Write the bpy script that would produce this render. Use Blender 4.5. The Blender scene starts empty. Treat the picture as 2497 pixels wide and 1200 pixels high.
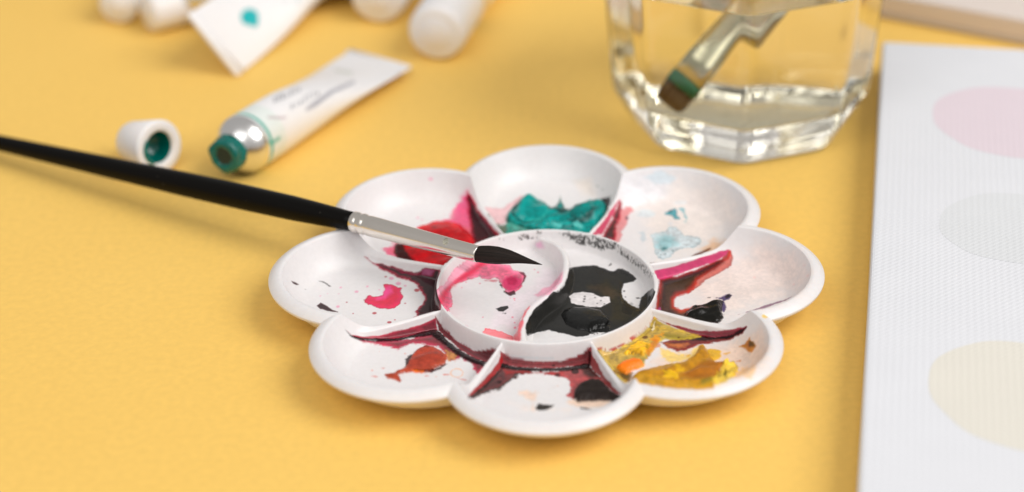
import bpy, bmesh, math, random
import numpy as np
from mathutils import Vector, Matrix

# ------------------------------------------------------------------ camera, world, lamps, exposure
W0, H0 = 2497.0, 1200.0
F_PX, ELEV, DIST, ROLL, TX, TY = 5128.0, math.radians(30.905), 0.6445, math.radians(-0.72), 83.6, 76.6
sc = bpy.context.scene
C = sc.collection
cam_pos = np.array([0, -DIST*math.cos(ELEV), DIST*math.sin(ELEV) + 0.010])
fw = np.array([0, math.cos(ELEV), -math.sin(ELEV)])
rt0 = np.array([1.0, 0, 0]); up0 = np.cross(rt0, fw)
rt = rt0*math.cos(ROLL) + up0*math.sin(ROLL)
up = -rt0*math.sin(ROLL) + up0*math.cos(ROLL)
cd = bpy.data.cameras.new('camera'); cam = bpy.data.objects.new('camera', cd); C.objects.link(cam)
cam.matrix_world = Matrix(((rt[0], up[0], -fw[0], cam_pos[0]), (rt[1], up[1], -fw[1], cam_pos[1]),
                           (rt[2], up[2], -fw[2], cam_pos[2]), (0, 0, 0, 1)))
cd.sensor_fit = 'HORIZONTAL'; cd.sensor_width = 36.0; cd.lens = F_PX/W0*36.0
cd.shift_x = -TX/W0; cd.shift_y = TY/W0
cd.clip_start = 0.02; cd.clip_end = 20
cd.dof.use_dof = True; cd.dof.focus_distance = 0.640; cd.dof.aperture_fstop = 4.9
sc.camera = cam

world = bpy.data.worlds.new('World'); sc.world = world; world.use_nodes = True
bgn = world.node_tree.nodes['Background']
bgn.inputs[0].default_value = (1.0, 0.975, 0.95, 1); bgn.inputs[1].default_value = 0.42

def area(name, loc, target, sx, sy, power, col):
    l = bpy.data.lights.new(name, 'AREA'); l.shape = 'RECTANGLE'; l.size = sx; l.size_y = sy
    l.energy = power; l.color = col
    o = bpy.data.objects.new(name, l); C.objects.link(o)
    o.location = loc
    o.rotation_euler = (Vector(target) - Vector(loc)).to_track_quat('-Z', 'Y').to_euler()
    return o
area('window_light', (1.75, -0.55, 2.0), (0, 0, 0), 1.75, 1.75, 54.0, (1.0, 0.975, 0.95))
area('fill_light', (-0.75, -1.55, 1.95), (0, 0.05, 0), 2.0, 1.7, 22.0, (1.0, 0.985, 0.97))  # added soft fill from the front left, standing in for room bounce

sc.view_settings.view_transform = 'Standard'; sc.view_settings.look = 'None'
sc.view_settings.exposure = 0.0; sc.view_settings.gamma = 1.0
sc.render.engine = 'CYCLES'
sc.cycles.use_denoising = True
sc.cycles.max_bounces = 16; sc.cycles.transmission_bounces = 14; sc.cycles.glossy_bounces = 6
sc.cycles.caustics_refractive = True; sc.cycles.caustics_reflective = False
sc.cycles.sample_clamp_indirect = 40.0; sc.cycles.blur_glossy = 0.6

# ------------------------------------------------------------------ helpers
def project(P):
    q = P - cam_pos
    z = q @ fw
    return np.stack([W0/2 + TX + F_PX*(q @ rt)/z, H0/2 + TY - F_PX*(q @ up)/z], -1)
def G(u, v, z=0.0):
    d = fw + rt*(u - W0/2 - TX)/F_PX - up*(v - H0/2 - TY)/F_PX
    t = (z - cam_pos[2])/d[2]
    return cam_pos + d*t
rng = np.random.default_rng(7)
_LAT = rng.random((256, 256))
def vnoise(x, y):
    xi = np.floor(x).astype(int); yi = np.floor(y).astype(int)
    fx = x - xi; fy = y - yi
    fx = fx*fx*(3 - 2*fx); fy = fy*fy*(3 - 2*fy)
    a = _LAT[xi & 255, yi & 255]; b = _LAT[(xi+1) & 255, yi & 255]
    c = _LAT[xi & 255, (yi+1) & 255]; d = _LAT[(xi+1) & 255, (yi+1) & 255]
    return (a*(1-fx) + b*fx)*(1-fy) + (c*(1-fx) + d*fx)*fy - 0.5
def fbm(x, y, o=3):
    s = 0; a = 1.0
    for i in range(o):
        s = s + a*vnoise(x*2**i + 17.3*i, y*2**i + 9.1*i); a *= 0.5
    return s
def smooth(a, b, x):
    t = np.clip((x - a)/(b - a), 0, 1); return t*t*(3 - 2*t)
def lin(c):
    c = np.asarray(c, float)/255.0
    return np.where(c <= 0.04045, c/12.92, ((c + 0.055)/1.055)**2.4)
def L4(r, g, b):
    return tuple(float(q) for q in lin((r, g, b))) + (1.0,)
def poly_sdf(px, py, poly):
    P = np.asarray(poly, float); n = len(P)
    d2 = np.full(px.shape, 1e18); ins = np.zeros(px.shape, bool)
    for i in range(n):
        ax, ay = P[i]; bx, by = P[(i+1) % n]
        ex, ey = bx-ax, by-ay
        wx, wy = px-ax, py-ay
        t = np.clip((wx*ex + wy*ey)/(ex*ex + ey*ey + 1e-12), 0, 1)
        d2 = np.minimum(d2, (wx-ex*t)**2 + (wy-ey*t)**2)
        cnd = ((ay <= py) & (by > py)) | ((by <= py) & (ay > py))
        ins ^= cnd & (wx < ex*wy/(ey if abs(ey) > 1e-9 else 1e-9))
    d = np.sqrt(d2)
    return np.where(ins, d, -d)

def mesh_obj(name, V, F, mat, parent=None, smooth_=True, attrs=None, normals=None):
    me = bpy.data.meshes.new(name)
    V = np.asarray(V, float)
    if isinstance(F, np.ndarray):
        nf, k = F.shape
        me.vertices.add(len(V)); me.vertices.foreach_set('co', V.astype(np.float32).ravel())
        me.loops.add(nf*k); me.loops.foreach_set('vertex_index', F.astype(np.int32).ravel())
        me.polygons.add(nf); me.polygons.foreach_set('loop_start', (np.arange(nf)*k).astype(np.int32))
        me.update(calc_edges=True)
    else:
        me.from_pydata([tuple(v) for v in V], [], F)
    me.polygons.foreach_set('use_smooth', np.full(len(me.polygons), smooth_, bool))
    for k, a in (attrs or {}).items():
        a = np.asarray(a, np.float32)
        if a.ndim == 2:
            at = me.color_attributes.new(k, 'FLOAT_COLOR', 'POINT')
            at.data.foreach_set('color', np.concatenate([a, np.ones((len(a), 1), np.float32)], 1).ravel())
        else:
            at = me.attributes.new(k, 'FLOAT', 'POINT'); at.data.foreach_set('value', a)
    me.update()
    if normals is not None:
        me.normals_split_custom_set_from_vertices(normals.astype(np.float32))
    me.materials.append(mat)
    o = bpy.data.objects.new(name, me); C.objects.link(o)
    if parent is not None: o.parent = parent
    return o
def tag(o, label=None, cat=None, group=None, kind=None):
    if label: o['label'] = label
    if cat: o['category'] = cat
    if group: o['group'] = group
    if kind: o['kind'] = kind
    return o
def thing(name, loc, label, cat, group=None):
    o = bpy.data.objects.new(name, None); C.objects.link(o); o.location = Vector(loc)
    o.empty_display_size = 0.01
    return tag(o, label, cat, group)
def set_parent(o, par):
    o.parent = par
    o.matrix_parent_inverse = Matrix.Translation(-par.location)   # the meshes below are in world metres
    return o
def loft(loops, close_u=True, cap0=False, cap1=False):
    """loops: list of (n,3) arrays -> V, quads(+ngons)"""
    n = len(loops[0]); V = np.concatenate(loops); F = []
    m = n if close_u else n-1
    for j in range(len(loops)-1):
        for i in range(m):
            a = j*n + i; b = j*n + (i+1) % n
            F.append((a, b, b+n, a+n))
    if cap0: F.append(tuple(range(n-1, -1, -1)))
    if cap1: F.append(tuple(range((len(loops)-1)*n, len(loops)*n)))
    return V, F
def frame(d, roll=0.0, hint=(0, 0, 1)):
    d = np.asarray(d, float); d = d/np.linalg.norm(d)
    s = np.cross(d, hint); s = s/np.linalg.norm(s); t = np.cross(s, d)
    c, q = math.cos(roll), math.sin(roll)
    return d, s*c + t*q, t*c - s*q
def lathe(prof, o, d, n=64):
    """prof: list of (axial, radius)"""
    d, s, t = frame(d); a = np.linspace(0, 2*np.pi, n, endpoint=False)
    o = np.asarray(o, float)
    return [o + d*x + r*(np.cos(a)[:, None]*s + np.sin(a)[:, None]*t) for x, r in prof]

# ------------------------------------------------------------------ materials
def mat_new(name):
    m = bpy.data.materials.new(name); m.use_nodes = True
    nt = m.node_tree; return m, nt, nt.nodes['Principled BSDF']
def N(nt, typ, **kw):
    n = nt.nodes.new(typ)
    for k, v in kw.items(): setattr(n, k, v)
    return n
def simple(name, col, rough=0.5, metal=0.0, noise=0.06, nscale=900, bump=0.0, bscale=1500, sss=0.0, coat=0.0):
    m, nt, p = mat_new(name)
    tc = N(nt, 'ShaderNodeTexCoord'); nz = N(nt, 'ShaderNodeTexNoise'); nz.inputs['Scale'].default_value = nscale
    nz.inputs['Detail'].default_value = 4
    nt.links.new(tc.outputs['Object'], nz.inputs['Vector'])
    mr = N(nt, 'ShaderNodeMapRange'); mr.inputs[3].default_value = 1-noise; mr.inputs[4].default_value = 1+noise
    nt.links.new(nz.outputs['Fac'], mr.inputs[0])
    mx = N(nt, 'ShaderNodeVectorMath', operation='SCALE'); mx.inputs[0].default_value = col[:3]
    nt.links.new(mr.outputs[0], mx.inputs['Scale']); nt.links.new(mx.outputs[0], p.inputs['Base Color'])
    p.inputs['Roughness'].default_value = rough; p.inputs['Metallic'].default_value = metal
    p.inputs['Coat Weight'].default_value = coat
    if sss:
        p.inputs['Subsurface Weight'].default_value = sss; p.inputs['Subsurface Radius'].default_value = (1, .8, .6)
        p.inputs['Subsurface Scale'].default_value = 0.002
    if bump:
        b2 = N(nt, 'ShaderNodeTexNoise'); b2.inputs['Scale'].default_value = bscale; b2.inputs['Detail'].default_value = 3
        nt.links.new(tc.outputs['Object'], b2.inputs['Vector'])
        b = N(nt, 'ShaderNodeBump'); b.inputs['Strength'].default_value = bump; b.inputs['Distance'].default_value = 0.0004
        nt.links.new(b2.outputs['Fac'], b.inputs['Height']); nt.links.new(b.outputs[0], p.inputs['Normal'])
    return m
def attr_mat(name, rough=None, metal=None, sss=0.0, spec=0.5, bump=0.03, bscale=1800):
    """colour, roughness (and metal) come from the point attributes Col / Rough"""
    m, nt, p = mat_new(name)
    a = N(nt, 'ShaderNodeAttribute', attribute_name='Col')
    tc = N(nt, 'ShaderNodeTexCoord'); nz = N(nt, 'ShaderNodeTexNoise'); nz.inputs['Scale'].default_value = 700
    nz.inputs['Detail'].default_value = 5
    nt.links.new(tc.outputs['Object'], nz.inputs['Vector'])
    mr = N(nt, 'ShaderNodeMapRange'); mr.inputs[3].default_value = 0.94; mr.inputs[4].default_value = 1.06
    nt.links.new(nz.outputs['Fac'], mr.inputs[0])
    mx = N(nt, 'ShaderNodeVectorMath', operation='SCALE')
    nt.links.new(a.outputs['Color'], mx.inputs[0]); nt.links.new(mr.outputs[0], mx.inputs['Scale'])
    nt.links.new(mx.outputs[0], p.inputs['Base Color'])
    if rough is None:
        r = N(nt, 'ShaderNodeAttribute', attribute_name='Rough'); nt.links.new(r.outputs['Fac'], p.inputs['Roughness'])
    else: p.inputs['Roughness'].default_value = rough
    if metal is None:
        r = N(nt, 'ShaderNodeAttribute', attribute_name='Metal'); nt.links.new(r.outputs['Fac'], p.inputs['Metallic'])
    p.inputs['Specular IOR Level'].default_value = spec
    if sss:
        p.inputs['Subsurface Weight'].default_value = sss; p.inputs['Subsurface Radius'].default_value = (1, .75, .6)
        p.inputs['Subsurface Scale'].default_value = 0.0015
    b2 = N(nt, 'ShaderNodeTexNoise'); b2.inputs['Scale'].default_value = bscale; b2.inputs['Detail'].default_value = 3
    nt.links.new(tc.outputs['Object'], b2.inputs['Vector'])
    b = N(nt, 'ShaderNodeBump'); b.inputs['Strength'].default_value = bump; b.inputs['Distance'].default_value = 0.0004
    nt.links.new(b2.outputs['Fac'], b.inputs['Height']); nt.links.new(b.outputs[0], p.inputs['Normal'])
    return m

# ------------------------------------------------------------------ the table: a sheet of yellow paper
def table_mat():
    m, nt, p = mat_new('yellow_paper')
    tc = N(nt, 'ShaderNodeTexCoord')
    n1 = N(nt, 'ShaderNodeTexNoise'); n1.inputs['Scale'].default_value = 9; n1.inputs['Detail'].default_value = 3
    n2 = N(nt, 'ShaderNodeTexNoise'); n2.inputs['Scale'].default_value = 420; n2.inputs['Detail'].default_value = 6
    for n in (n1, n2): nt.links.new(tc.outputs['Object'], n.inputs['Vector'])
    cr = N(nt, 'ShaderNodeMix', data_type='RGBA'); cr.inputs[6].default_value = (0.885, 0.555, 0.125, 1); cr.inputs[7].default_value = (0.92, 0.60, 0.15, 1)
    nt.links.new(n1.outputs['Fac'], cr.inputs[0])
    mr = N(nt, 'ShaderNodeMapRange'); mr.inputs[1].default_value = .3; mr.inputs[2].default_value = .7
    mr.inputs[3].default_value = .955; mr.inputs[4].default_value = 1.035
    nt.links.new(n2.outputs['Fac'], mr.inputs[0])
    mx = N(nt, 'ShaderNodeVectorMath', operation='SCALE'); nt.links.new(cr.outputs[2], mx.inputs[0]); nt.links.new(mr.outputs[0], mx.inputs['Scale'])
    nt.links.new(mx.outputs[0], p.inputs['Base Color'])
    b = N(nt, 'ShaderNodeBump'); b.inputs['Strength'].default_value = .12; b.inputs['Distance'].default_value = .0004
    nt.links.new(n2.outputs['Fac'], b.inputs['Height']); nt.links.new(b.outputs[0], p.inputs['Normal'])
    p.inputs['Roughness'].default_value = .62; p.inputs['Specular IOR Level'].default_value = .35
    return m
t = mesh_obj('table_surface', [(-.8, -.7, 0), (.8, -.7, 0), (.8, 1.1, 0), (-.8, 1.1, 0)], [(0, 1, 2, 3)], table_mat(), smooth_=False)
tag(t, 'matt yellow paper sheet covering the table top', kind='structure')
# ------------------------------------------------------------------ the flower palette (millimetres until the mesh is made)
RO, RN, RR = 85.0, 71.9, 34.7
PHI = math.radians(-0.48)
_h, _k = RN*math.sin(math.pi/8), RN*math.cos(math.pi/8)
C0 = (RO*RO - _h*_h - _k*_k)/(2*(RO - _k)); RHO = RO - C0
HL, HR, HD, HF = 13.3, 7.8, 6.7, 1.6         # lip, ring, divider, floor heights
NTH = 2048
def smax(a, b, k):
    h = np.clip(0.5 + 0.5*(a - b)/k, 0, 1)
    return b*(1-h) + a*h + k*h*(1-h)
def crop(ox, oy, s, pts):
    return [(ox + x/s, oy + y/s) for x, y in pts]
CR = {'A': (640, 330, 3.243), 'T': (1040, 400, 6.0), 'U': (1400, 400, 4.285), 'V': (1560, 560, 4.0), 'W': (1420, 740, 4.444),
      'X': (1060, 820, 4.624), 'Y': (740, 760, 4.8), 'P': (640, 540, 4.137), 'E': (1040, 540, 3.53), 'Q': (0, 0, 1.0)}
# the S-shaped wall of the mixing dish, traced along its top
S_PX = crop(1040, 540, 3.53, [(985, 118), (1050, 155), (1120, 195), (1178, 255), (1203, 330), (1198, 420), (1165, 510), (1110, 575), (1030, 630), (945, 690),
                              (872, 770), (832, 850), (816, 930), (824, 1000), (850, 1075)])
HS = 7.3
S_XY = np.array([G(u, v, HS/1000)[:2]*1000 for u, v in S_PX])
def resample(P, n):
    d = np.r_[0, np.cumsum(np.linalg.norm(np.diff(P, axis=0), axis=1))]
    t = np.linspace(0, d[-1], n); Q = np.stack([np.interp(t, d, P[:, i]) for i in range(P.shape[1])], 1)
    for _ in range(3):
        Q[1:-1] = (Q[:-2] + 2*Q[1:-1] + Q[2:])/4
    return Q
S_XY = resample(S_XY, 60)
def dist_polyline(x, y, P):
    d2 = np.full(x.shape, 1e9); tt = np.zeros(x.shape); n = len(P)-1
    for i in range(n):
        ax, ay = P[i]; ex, ey = P[i+1]-P[i]
        t = np.clip(((x-ax)*ex + (y-ay)*ey)/(ex*ex+ey*ey), 0, 1)
        q = (x-ax-ex*t)**2 + (y-ay-ey*t)**2
        m = q < d2; d2 = np.where(m, q, d2); tt = np.where(m, (i+t)/n, tt)
    return np.sqrt(d2), tt
def palette_height(x, y):
    r = np.hypot(x, y); th = np.arctan2(y, x)
    dl = (th - math.pi/2 - PHI + math.pi/8) % (math.pi/4) - math.pi/8           # angle from the petal's axis
    nq = np.abs(math.pi/8 - np.abs(dl))*r                                     # arc distance from the nearest divider line
    e = RHO - np.sqrt(np.maximum(r*r + C0*C0 - 2*r*C0*np.cos(dl), 0))          # distance inside the petal's edge
    e = e + 60*smooth(54, 38, r)
    s = np.clip((r - RR)/(RO - RR), 0, 1)
    floor = HF + 2.4*s + 0.5*s*s
    w = np.clip((12.0 - e)/7.8, 0, 1)**1.9
    z = floor + (HL - floor)*w
    lipz = HL - 2.0*np.clip((4.4 - e)/4.4, 0, 1)**2.4
    z = np.where(e < 4.2, lipz, np.minimum(z, HL))
    # soften the inner shoulder of the lip
    z = z - 0.22*np.exp(-((e - 4.2)/0.55)**2)
    # dividers
    sd_ = np.clip((r - RR)/(RN - RR), 0, 1)
    zd = HD + 0.4*sd_ - 0.9*np.sin(sd_*math.pi) + (HL - HD - 0.5)*smooth(0.74, 0.98, sd_)
    td = 0.55 + 1.45*sd_
    prof = zd - np.maximum(nq - td, 0)*2.9 - 0.55*np.clip(nq/td, 0, 1.3)**2.2
    zz = smax(z, prof, 1.5)
    z = np.where(e > 4.2, np.minimum(np.where(prof > z - 3, zz, z), HL), z)
    # centre dish
    zc = np.full(r.shape, HF + 0.2) + 0.25*(r/RR)**2
    dS, tS = dist_polyline(x, y, S_XY)
    hs = HS - 0.9*(1 - smooth(0, .13, tS)) + 0.2*np.sin(tS*9)
    tw = 0.75 + 0.35*tS
    ps = hs - np.maximum(dS - tw, 0)*3.4 - 0.3*np.clip(dS/tw, 0, 1)**2
    zc = smax(zc, ps, 1.1)
    z = np.where(r < RR - 1, zc, z)
    # ring wall
    rc = RR - 1.05
    pr = HR - np.maximum(np.abs(r - rc) - 0.65, 0)*np.where(r < rc, 3.0, 5.2) - 0.35*np.clip(np.abs(r-rc)/0.9, 0, 1.4)**2
    z = np.where((r < RR + 6) & (r > RR - 6), smax(z, pr, 1.1), z)
    return z, e, dl, nq, dS

# polar grid
_i = np.arange(NTH); _u = -1 + 2*(_i % (NTH//8))/(NTH//8)
th = math.pi/2 + PHI + (_i//(NTH//8))*math.pi/4 + math.pi/8*(.35*_u + .65*np.sin(_u*math.pi/2))      # columns crowd at the dividers' steep sides
dlt = (th - math.pi/2 - PHI + math.pi/8) % (math.pi/4) - math.pi/8
Rc = C0*np.cos(dlt) + np.sqrt(RHO**2 - (C0*np.sin(dlt))**2)
r_in = np.r_[np.linspace(0.05, 31.0, 148), np.linspace(31.0, 36.6, 44)[1:]]
t_out = np.r_[np.linspace(0, 0.90, 170)[1:], np.linspace(0.90, 1.0, 44)[1:]]
rows = [np.full(NTH, r) for r in r_in] + [36.6 + (Rc - 36.6)*t for t in t_out]
Rg = np.array(rows); TH = np.broadcast_to(th, Rg.shape)
X = Rg*np.cos(TH); Y = Rg*np.sin(TH)
Z, Eg, DL, NQ, DS = palette_height(X, Y)
SEC = np.broadcast_to(_i//(NTH//8), Rg.shape)     # counter-clockwise from the teal petal
SEC = (8 - SEC) % 8                                                     # clockwise: 0 teal 1 blue 2 purple 3 yellow 4 black 5 brown 6 pink 7 red
Z0 = Z.copy()
UV = project(np.stack([X, Y, Z], -1)/1000.0)
PU, PV = UV[..., 0], UV[..., 1]
COL = np.empty(X.shape + (3,)); COL[:] = (0.785, 0.76, 0.76)
RGH = np.full(X.shape, 0.34)
OWN = np.zeros(X.shape, int)
PARTS = {}
Z0 = Z.copy()
_X, _Y = X + .9*Z + 200, Y + .7*Z + 200
NZ1 = fbm(_X/3.2, _Y/3.2, 4); NZ2 = fbm(_X/0.9 + 50, _Y/0.9, 3); NZ3 = fbm(_X/7 + 20, _Y/7, 2); NZ4 = fbm(_X/0.45 + 9, _Y/0.45 + 70, 2)
NZ6 = fbm(_X/0.26 + 5, _Y/0.26 + 40, 1)
NZD = fbm(TH*RR/0.8 + 300 + 2.2*NZ2 + 1.5*NZ4, (Z0 + 1.2*Rg)/0.34 + 80 + 2.6*NZ2 + 2*NZ4, 2)
NZ5 = fbm((_X*.9 + .5*_Y)/6.5 + 31, (_Y*.9 - .5*_X)/2.6 + 3, 1)
centre = Rg < RR - 1.0
WELL = [(~centre) & (SEC == k) for k in range(8)]
def paint(reg, key, pts, col, a=1.0, core=None, dcore=14, soft=1.6, warp=5.0, fine=2.0, edge=None, ew=2.5, th_=0.0, ramp=5.0, lump=0.0,
          rough=None, part=None, dry=0.0, mottle=0.10, dy=0.0, fade=0.0):
    """lay one film or dab of paint, or a painted-in shade, highlight or tint, on the palette; outline traced in photograph pixels"""
    ox, oy, s = CR[key]; P = np.array(crop(ox, oy, s, pts)); P[:, 1] += dy
    mask = centre if reg == 'c' else WELL[reg]
    lo = P.min(0) - 16; hi = P.max(0) + 16
    I = np.nonzero(mask & (PU > lo[0]) & (PU < hi[0]) & (PV > lo[1]) & (PV < hi[1]))
    if len(I[0]) == 0: return
    fw_ = (0.35 + .65*smooth(1.0, 3.0, NQ[I]))
    sd = poly_sdf(PU[I], PV[I], P) + warp*NZ1[I] + fw_*(fine*NZ2[I] + 0.6*fine*NZ4[I])
    al = smooth(-soft, soft, sd)*a
    if fade: al = al*smooth(0, fade, sd)
    if dry: al = al*smooth(dry - .10, dry + .10, 0.5 + NZ4[I]*0.25 + NZD[I]*1.0 + NZ2[I]*.5)
    wall = smooth(0.8, 3.0, NQ[I])
    c = np.broadcast_to(lin(col), (len(sd), 3)).copy()
    if core is not None:
        w = smooth(0, dcore, sd + 3*NZ2[I])[:, None]; c = c*(1-w) + lin(core)*w
    if edge is not None:
        w = np.exp(-((sd - ew*.6)/ew)**2)[:, None]; c = c*(1-w) + lin(edge)*w
    c = c*(0.45 + 0.55*smooth(0, .42, c))
    c = c*(1 + mottle*2*(NZ2[I] + NZ1[I]))[:, None]
    COL[I] = COL[I]*(1-al[:, None]) + np.clip(c, 0, 1)*al[:, None]
    if rough is not None: RGH[I] = RGH[I]*(1-al) + rough*al
    if th_:
        g = 1 - np.exp(-np.maximum(sd, 0)/ramp)
        g = g*(smooth(RR - 1.9, RR - 4.0, Rg[I]) if reg == 'c' else smooth(RR + .4, RR + 2.4, Rg[I])*(wall if th_ > .6 else 1))
        Z[I] += th_*g*(1 + lump*(1.0*NZ3[I] + 1.1*NZ5[I])) + lump*0.03*NZ2[I]*g
    if part:
        if part not in PARTS: PARTS[part] = (len(PARTS) + 1, reg)
        m = al > 0.45
        OWN[tuple(q[m] for q in I)] = PARTS[part][0]
def spots(reg, key, lst, col, a=.9, **kw):
    for x, y, r in lst:
        n = 9; A = np.linspace(0, 2*math.pi, n, endpoint=False)
        kw.setdefault('warp', 1.5); kw.setdefault('fine', 1.0)
        paint(reg, key, [(x + r*math.cos(q)*1.2, y + r*math.sin(q)*.75) for q in A], col, a, **kw)
DK = (38, 10, 16)
# --- red well
paint(7, 'A', [(930, 915), (1050, 850), (1260, 715), (1390, 680), (1470, 640), (1530, 560), (1600, 490), (1625, 440), (1800, 800), (1700, 1000), (1400, 1160), (1040, 975), (1000, 950)], (238, 100, 140), .85, core=(226, 30, 92), dcore=26, soft=4, warp=14, fine=5, part='pink_wash.red', rough=.3)
paint(7, 'A', [(1560, 470), (1618, 430), (1700, 700), (1640, 760), (1480, 690), (1520, 600)], (240, 120, 160), .5, soft=8, warp=14, fine=6)
paint(7, 'A', [(1618, 440), (1650, 480), (1720, 600), (1790, 690), (1870, 790), (1900, 900), (1690, 950), (1640, 760), (1622, 600), (1610, 500)], (196, 40, 84), .97, core=(62, 8, 16), dcore=11, soft=4, rough=.10, th_=.35, part='burgundy_puddle.red')
paint(7, 'A', [(1050, 860), (1110, 850), (1250, 715), (1340, 688), (1450, 678), (1560, 700), (1640, 770), (1690, 840), (1760, 960), (1600, 1160), (1420, 1180), (1350, 1060), (1250, 1040), (1150, 1000), (1060, 975), (1045, 920)], (218, 6, 34), .98, core=(180, 2, 20), dcore=24, th_=.9, ramp=7, lump=.5, rough=.16, warp=3, part='red_puddle', mottle=.22)
paint(7, 'A', [(1045, 870), (1100, 862), (1125, 920), (1180, 980), (1300, 1050), (1200, 1030), (1070, 985), (1045, 930)], (52, 18, 16), .95, rough=.2, soft=4)
paint(7, 'A', [(1640, 760), (1700, 830), (1780, 800), (1860, 900), (1640, 1050), (1680, 860)], (105, 4, 26), .95, soft=5, rough=.12)
paint(7, 'A', [(1335, 725), (1370, 735), (1380, 755), (1350, 750)], (60, 0, 10), .8, soft=3)
spots(7, 'A', [(1228, 652, 9), (1262, 668, 6), (1130, 1022, 5), (1330, 345, 14)], (240, 130, 165), .6)
# --- teal well
paint(0, 'T', [(850, 640), (970, 632), (1080, 660), (1160, 620), (1260, 560), (1390, 470), (1420, 620), (1200, 760), (1160, 880), (1120, 895), (1020, 880), (940, 760)], (236, 178, 182), .7, soft=3, edge=(222, 150, 155), part='pink_wash.teal')
paint(0, 'T', [(890, 720), (1000, 868), (1100, 890), (1180, 860), (1240, 940), (1300, 1200), (1060, 1200)], (96, 116, 88), .9, soft=4, rough=.2, part='olive_film')
paint(0, 'T', [(1160, 880), (1180, 760), (1210, 700), (1400, 780), (1700, 800), (2000, 780), (2300, 800), (2480, 760), (2480, 1300), (1100, 1300)], (88, 172, 158), .92, core=(60, 154, 142), soft=3, rough=.25, th_=.5, lump=1.2, part='pale_teal_film', mottle=.35)
paint(0, 'Q', [(1455, 489), (1492, 476), (1487, 500), (1470, 540), (1440, 590), (1420, 590), (1450, 545), (1472, 510)], (30, 24, 22), .96, rough=.15, soft=2, part='dark_film.teal')
TE = [(1232, 535), (1240, 508), (1253, 495), (1270, 480), (1276, 472), (1290, 468), (1303, 473), (1320, 481), (1333, 489), (1345, 497), (1355, 494), (1363, 484), (1366, 470), (1370, 484), (1379, 499), (1388, 504), (1400, 496), (1414, 489), (1435, 480), (1461, 479), (1476, 489), (1479, 502), (1477, 521), (1465, 545), (1450, 570), (1400, 585), (1330, 575), (1290, 556), (1252, 540)]
paint(0, 'Q', TE, (10, 122, 114), 1.0, core=(0, 152, 148), dcore=9, th_=1.6, ramp=6, lump=.9, rough=.3, warp=2, fine=1.2, part='teal_dab', mottle=.3, dy=9)
paint(0, 'T', [(1290, 700), (1320, 600), (1400, 490), (1480, 440), (1600, 480), (1750, 570), (1800, 600), (1760, 700), (1650, 770), (1480, 800), (1330, 780)], (0, 152, 148), .6, soft=5, th_=1.6, ramp=12, lump=.3, warp=1, fine=.5, dy=8)
paint(0, 'Q', [(1385, 524), (1400, 500), (1435, 485), (1462, 483), (1474, 495), (1470, 515), (1440, 534), (1405, 545)], (0, 130, 126), .6, soft=4, th_=1.5, ramp=9, lump=.3, warp=1, fine=.5, dy=8)
paint(0, 'T', [(1380, 480), (1420, 440), (1360, 600), (1270, 700), (1290, 790), (1250, 770), (1240, 690), (1300, 580)], (26, 66, 62), .85, soft=4, dy=7)  # dark stroke paints the shade along the dab's left fold
paint(0, 'T', [(1260, 740), (1300, 790), (1450, 835), (1640, 840), (1720, 800), (1700, 830), (1500, 870), (1330, 830)], (22, 72, 66), .75, soft=4, dy=6)  # shade below the left lobe, painted in as dark teal
paint(0, 'T', [(1790, 610), (1880, 630), (1960, 670), (1990, 615), (2060, 630), (2180, 660), (2260, 730), (2100, 700), (2010, 760), (1950, 760), (1900, 690), (1790, 660)], (14, 66, 60), .85, soft=4, dy=7)  # painted crease shade between the two teal lobes
paint(0, 'T', [(2020, 800), (2120, 880), (2250, 900), (2400, 830), (2500, 700), (2400, 780), (2250, 850), (2120, 840)], (18, 62, 58), .8, soft=4, dy=6)  # fold shade painted under the right lobe
paint(0, 'T', [(1480, 810), (1640, 790), (1750, 730), (1780, 700), (1720, 790), (1600, 830)], (70, 182, 168), .7, soft=5, dy=6)  # painted highlight along the left lobe's lower fold
paint(0, 'T', [(1560, 560), (1700, 560), (1800, 600), (1700, 585), (1600, 600)], (0, 105, 94), .7, soft=4, dy=8)  # darker teal painted as shade in a fold of the left lobe
paint(0, 'T', [(1830, 920), (1900, 890), (1990, 930), (1980, 980), (1830, 960)], (120, 205, 198), .7, soft=3, dy=4)  # pale patch painted as a highlight on the teal
paint(0, 'T', [(2150, 900), (2220, 890), (2290, 940), (2260, 990), (2150, 960)], (120, 205, 198), .8, soft=3, dy=4)  # another painted highlight, further right
spots(0, 'U', [(298, 268, 11), (245, 232, 10), (182, 318, 5), (345, 455, 7)], (40, 120, 85), .7)
spots(0, 'T', [(1100, 290, 50)], (226, 232, 228), .5, soft=5)
paint(0, 'T', [(2150, 250), (2390, 200), (2480, 480), (2300, 440)], (238, 222, 205), .45, soft=12)
# --- blue well
paint(1, 'U', [(480, 420), (1000, 40), (1560, 60), (1860, 350), (1850, 700), (1300, 1040), (800, 1140)], (240, 222, 210), .45, soft=20, warp=20, fade=70)
paint(1, 'U', [(470, 330), (500, 120), (760, 90), (1000, 150), (960, 330), (640, 420)], (234, 234, 240), .5, soft=14, warp=12)
paint(1, 'U', [(710, 150), (800, 110), (920, 80), (1030, 140), (1020, 190), (850, 210), (780, 165)], (196, 216, 226), .55, soft=4, warp=12, fine=4)
paint(1, 'U', [(640, 520), (720, 485), (850, 515), (830, 545), (760, 570), (660, 555)], (205, 220, 226), .6, soft=3, warp=10)
paint(1, 'U', [(665, 710), (740, 685), (755, 800), (720, 825), (680, 790), (695, 745)], (200, 216, 224), .55, soft=2, warp=8, edge=(175, 198, 210))
paint(1, 'U', [(1040, 400), (1090, 385), (1170, 395), (1160, 415), (1060, 415)], (216, 224, 228), .5, soft=3)
paint(1, 'U', [(970, 610), (1030, 600), (1030, 640), (985, 645)], (205, 212, 222), .55, soft=3)
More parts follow.
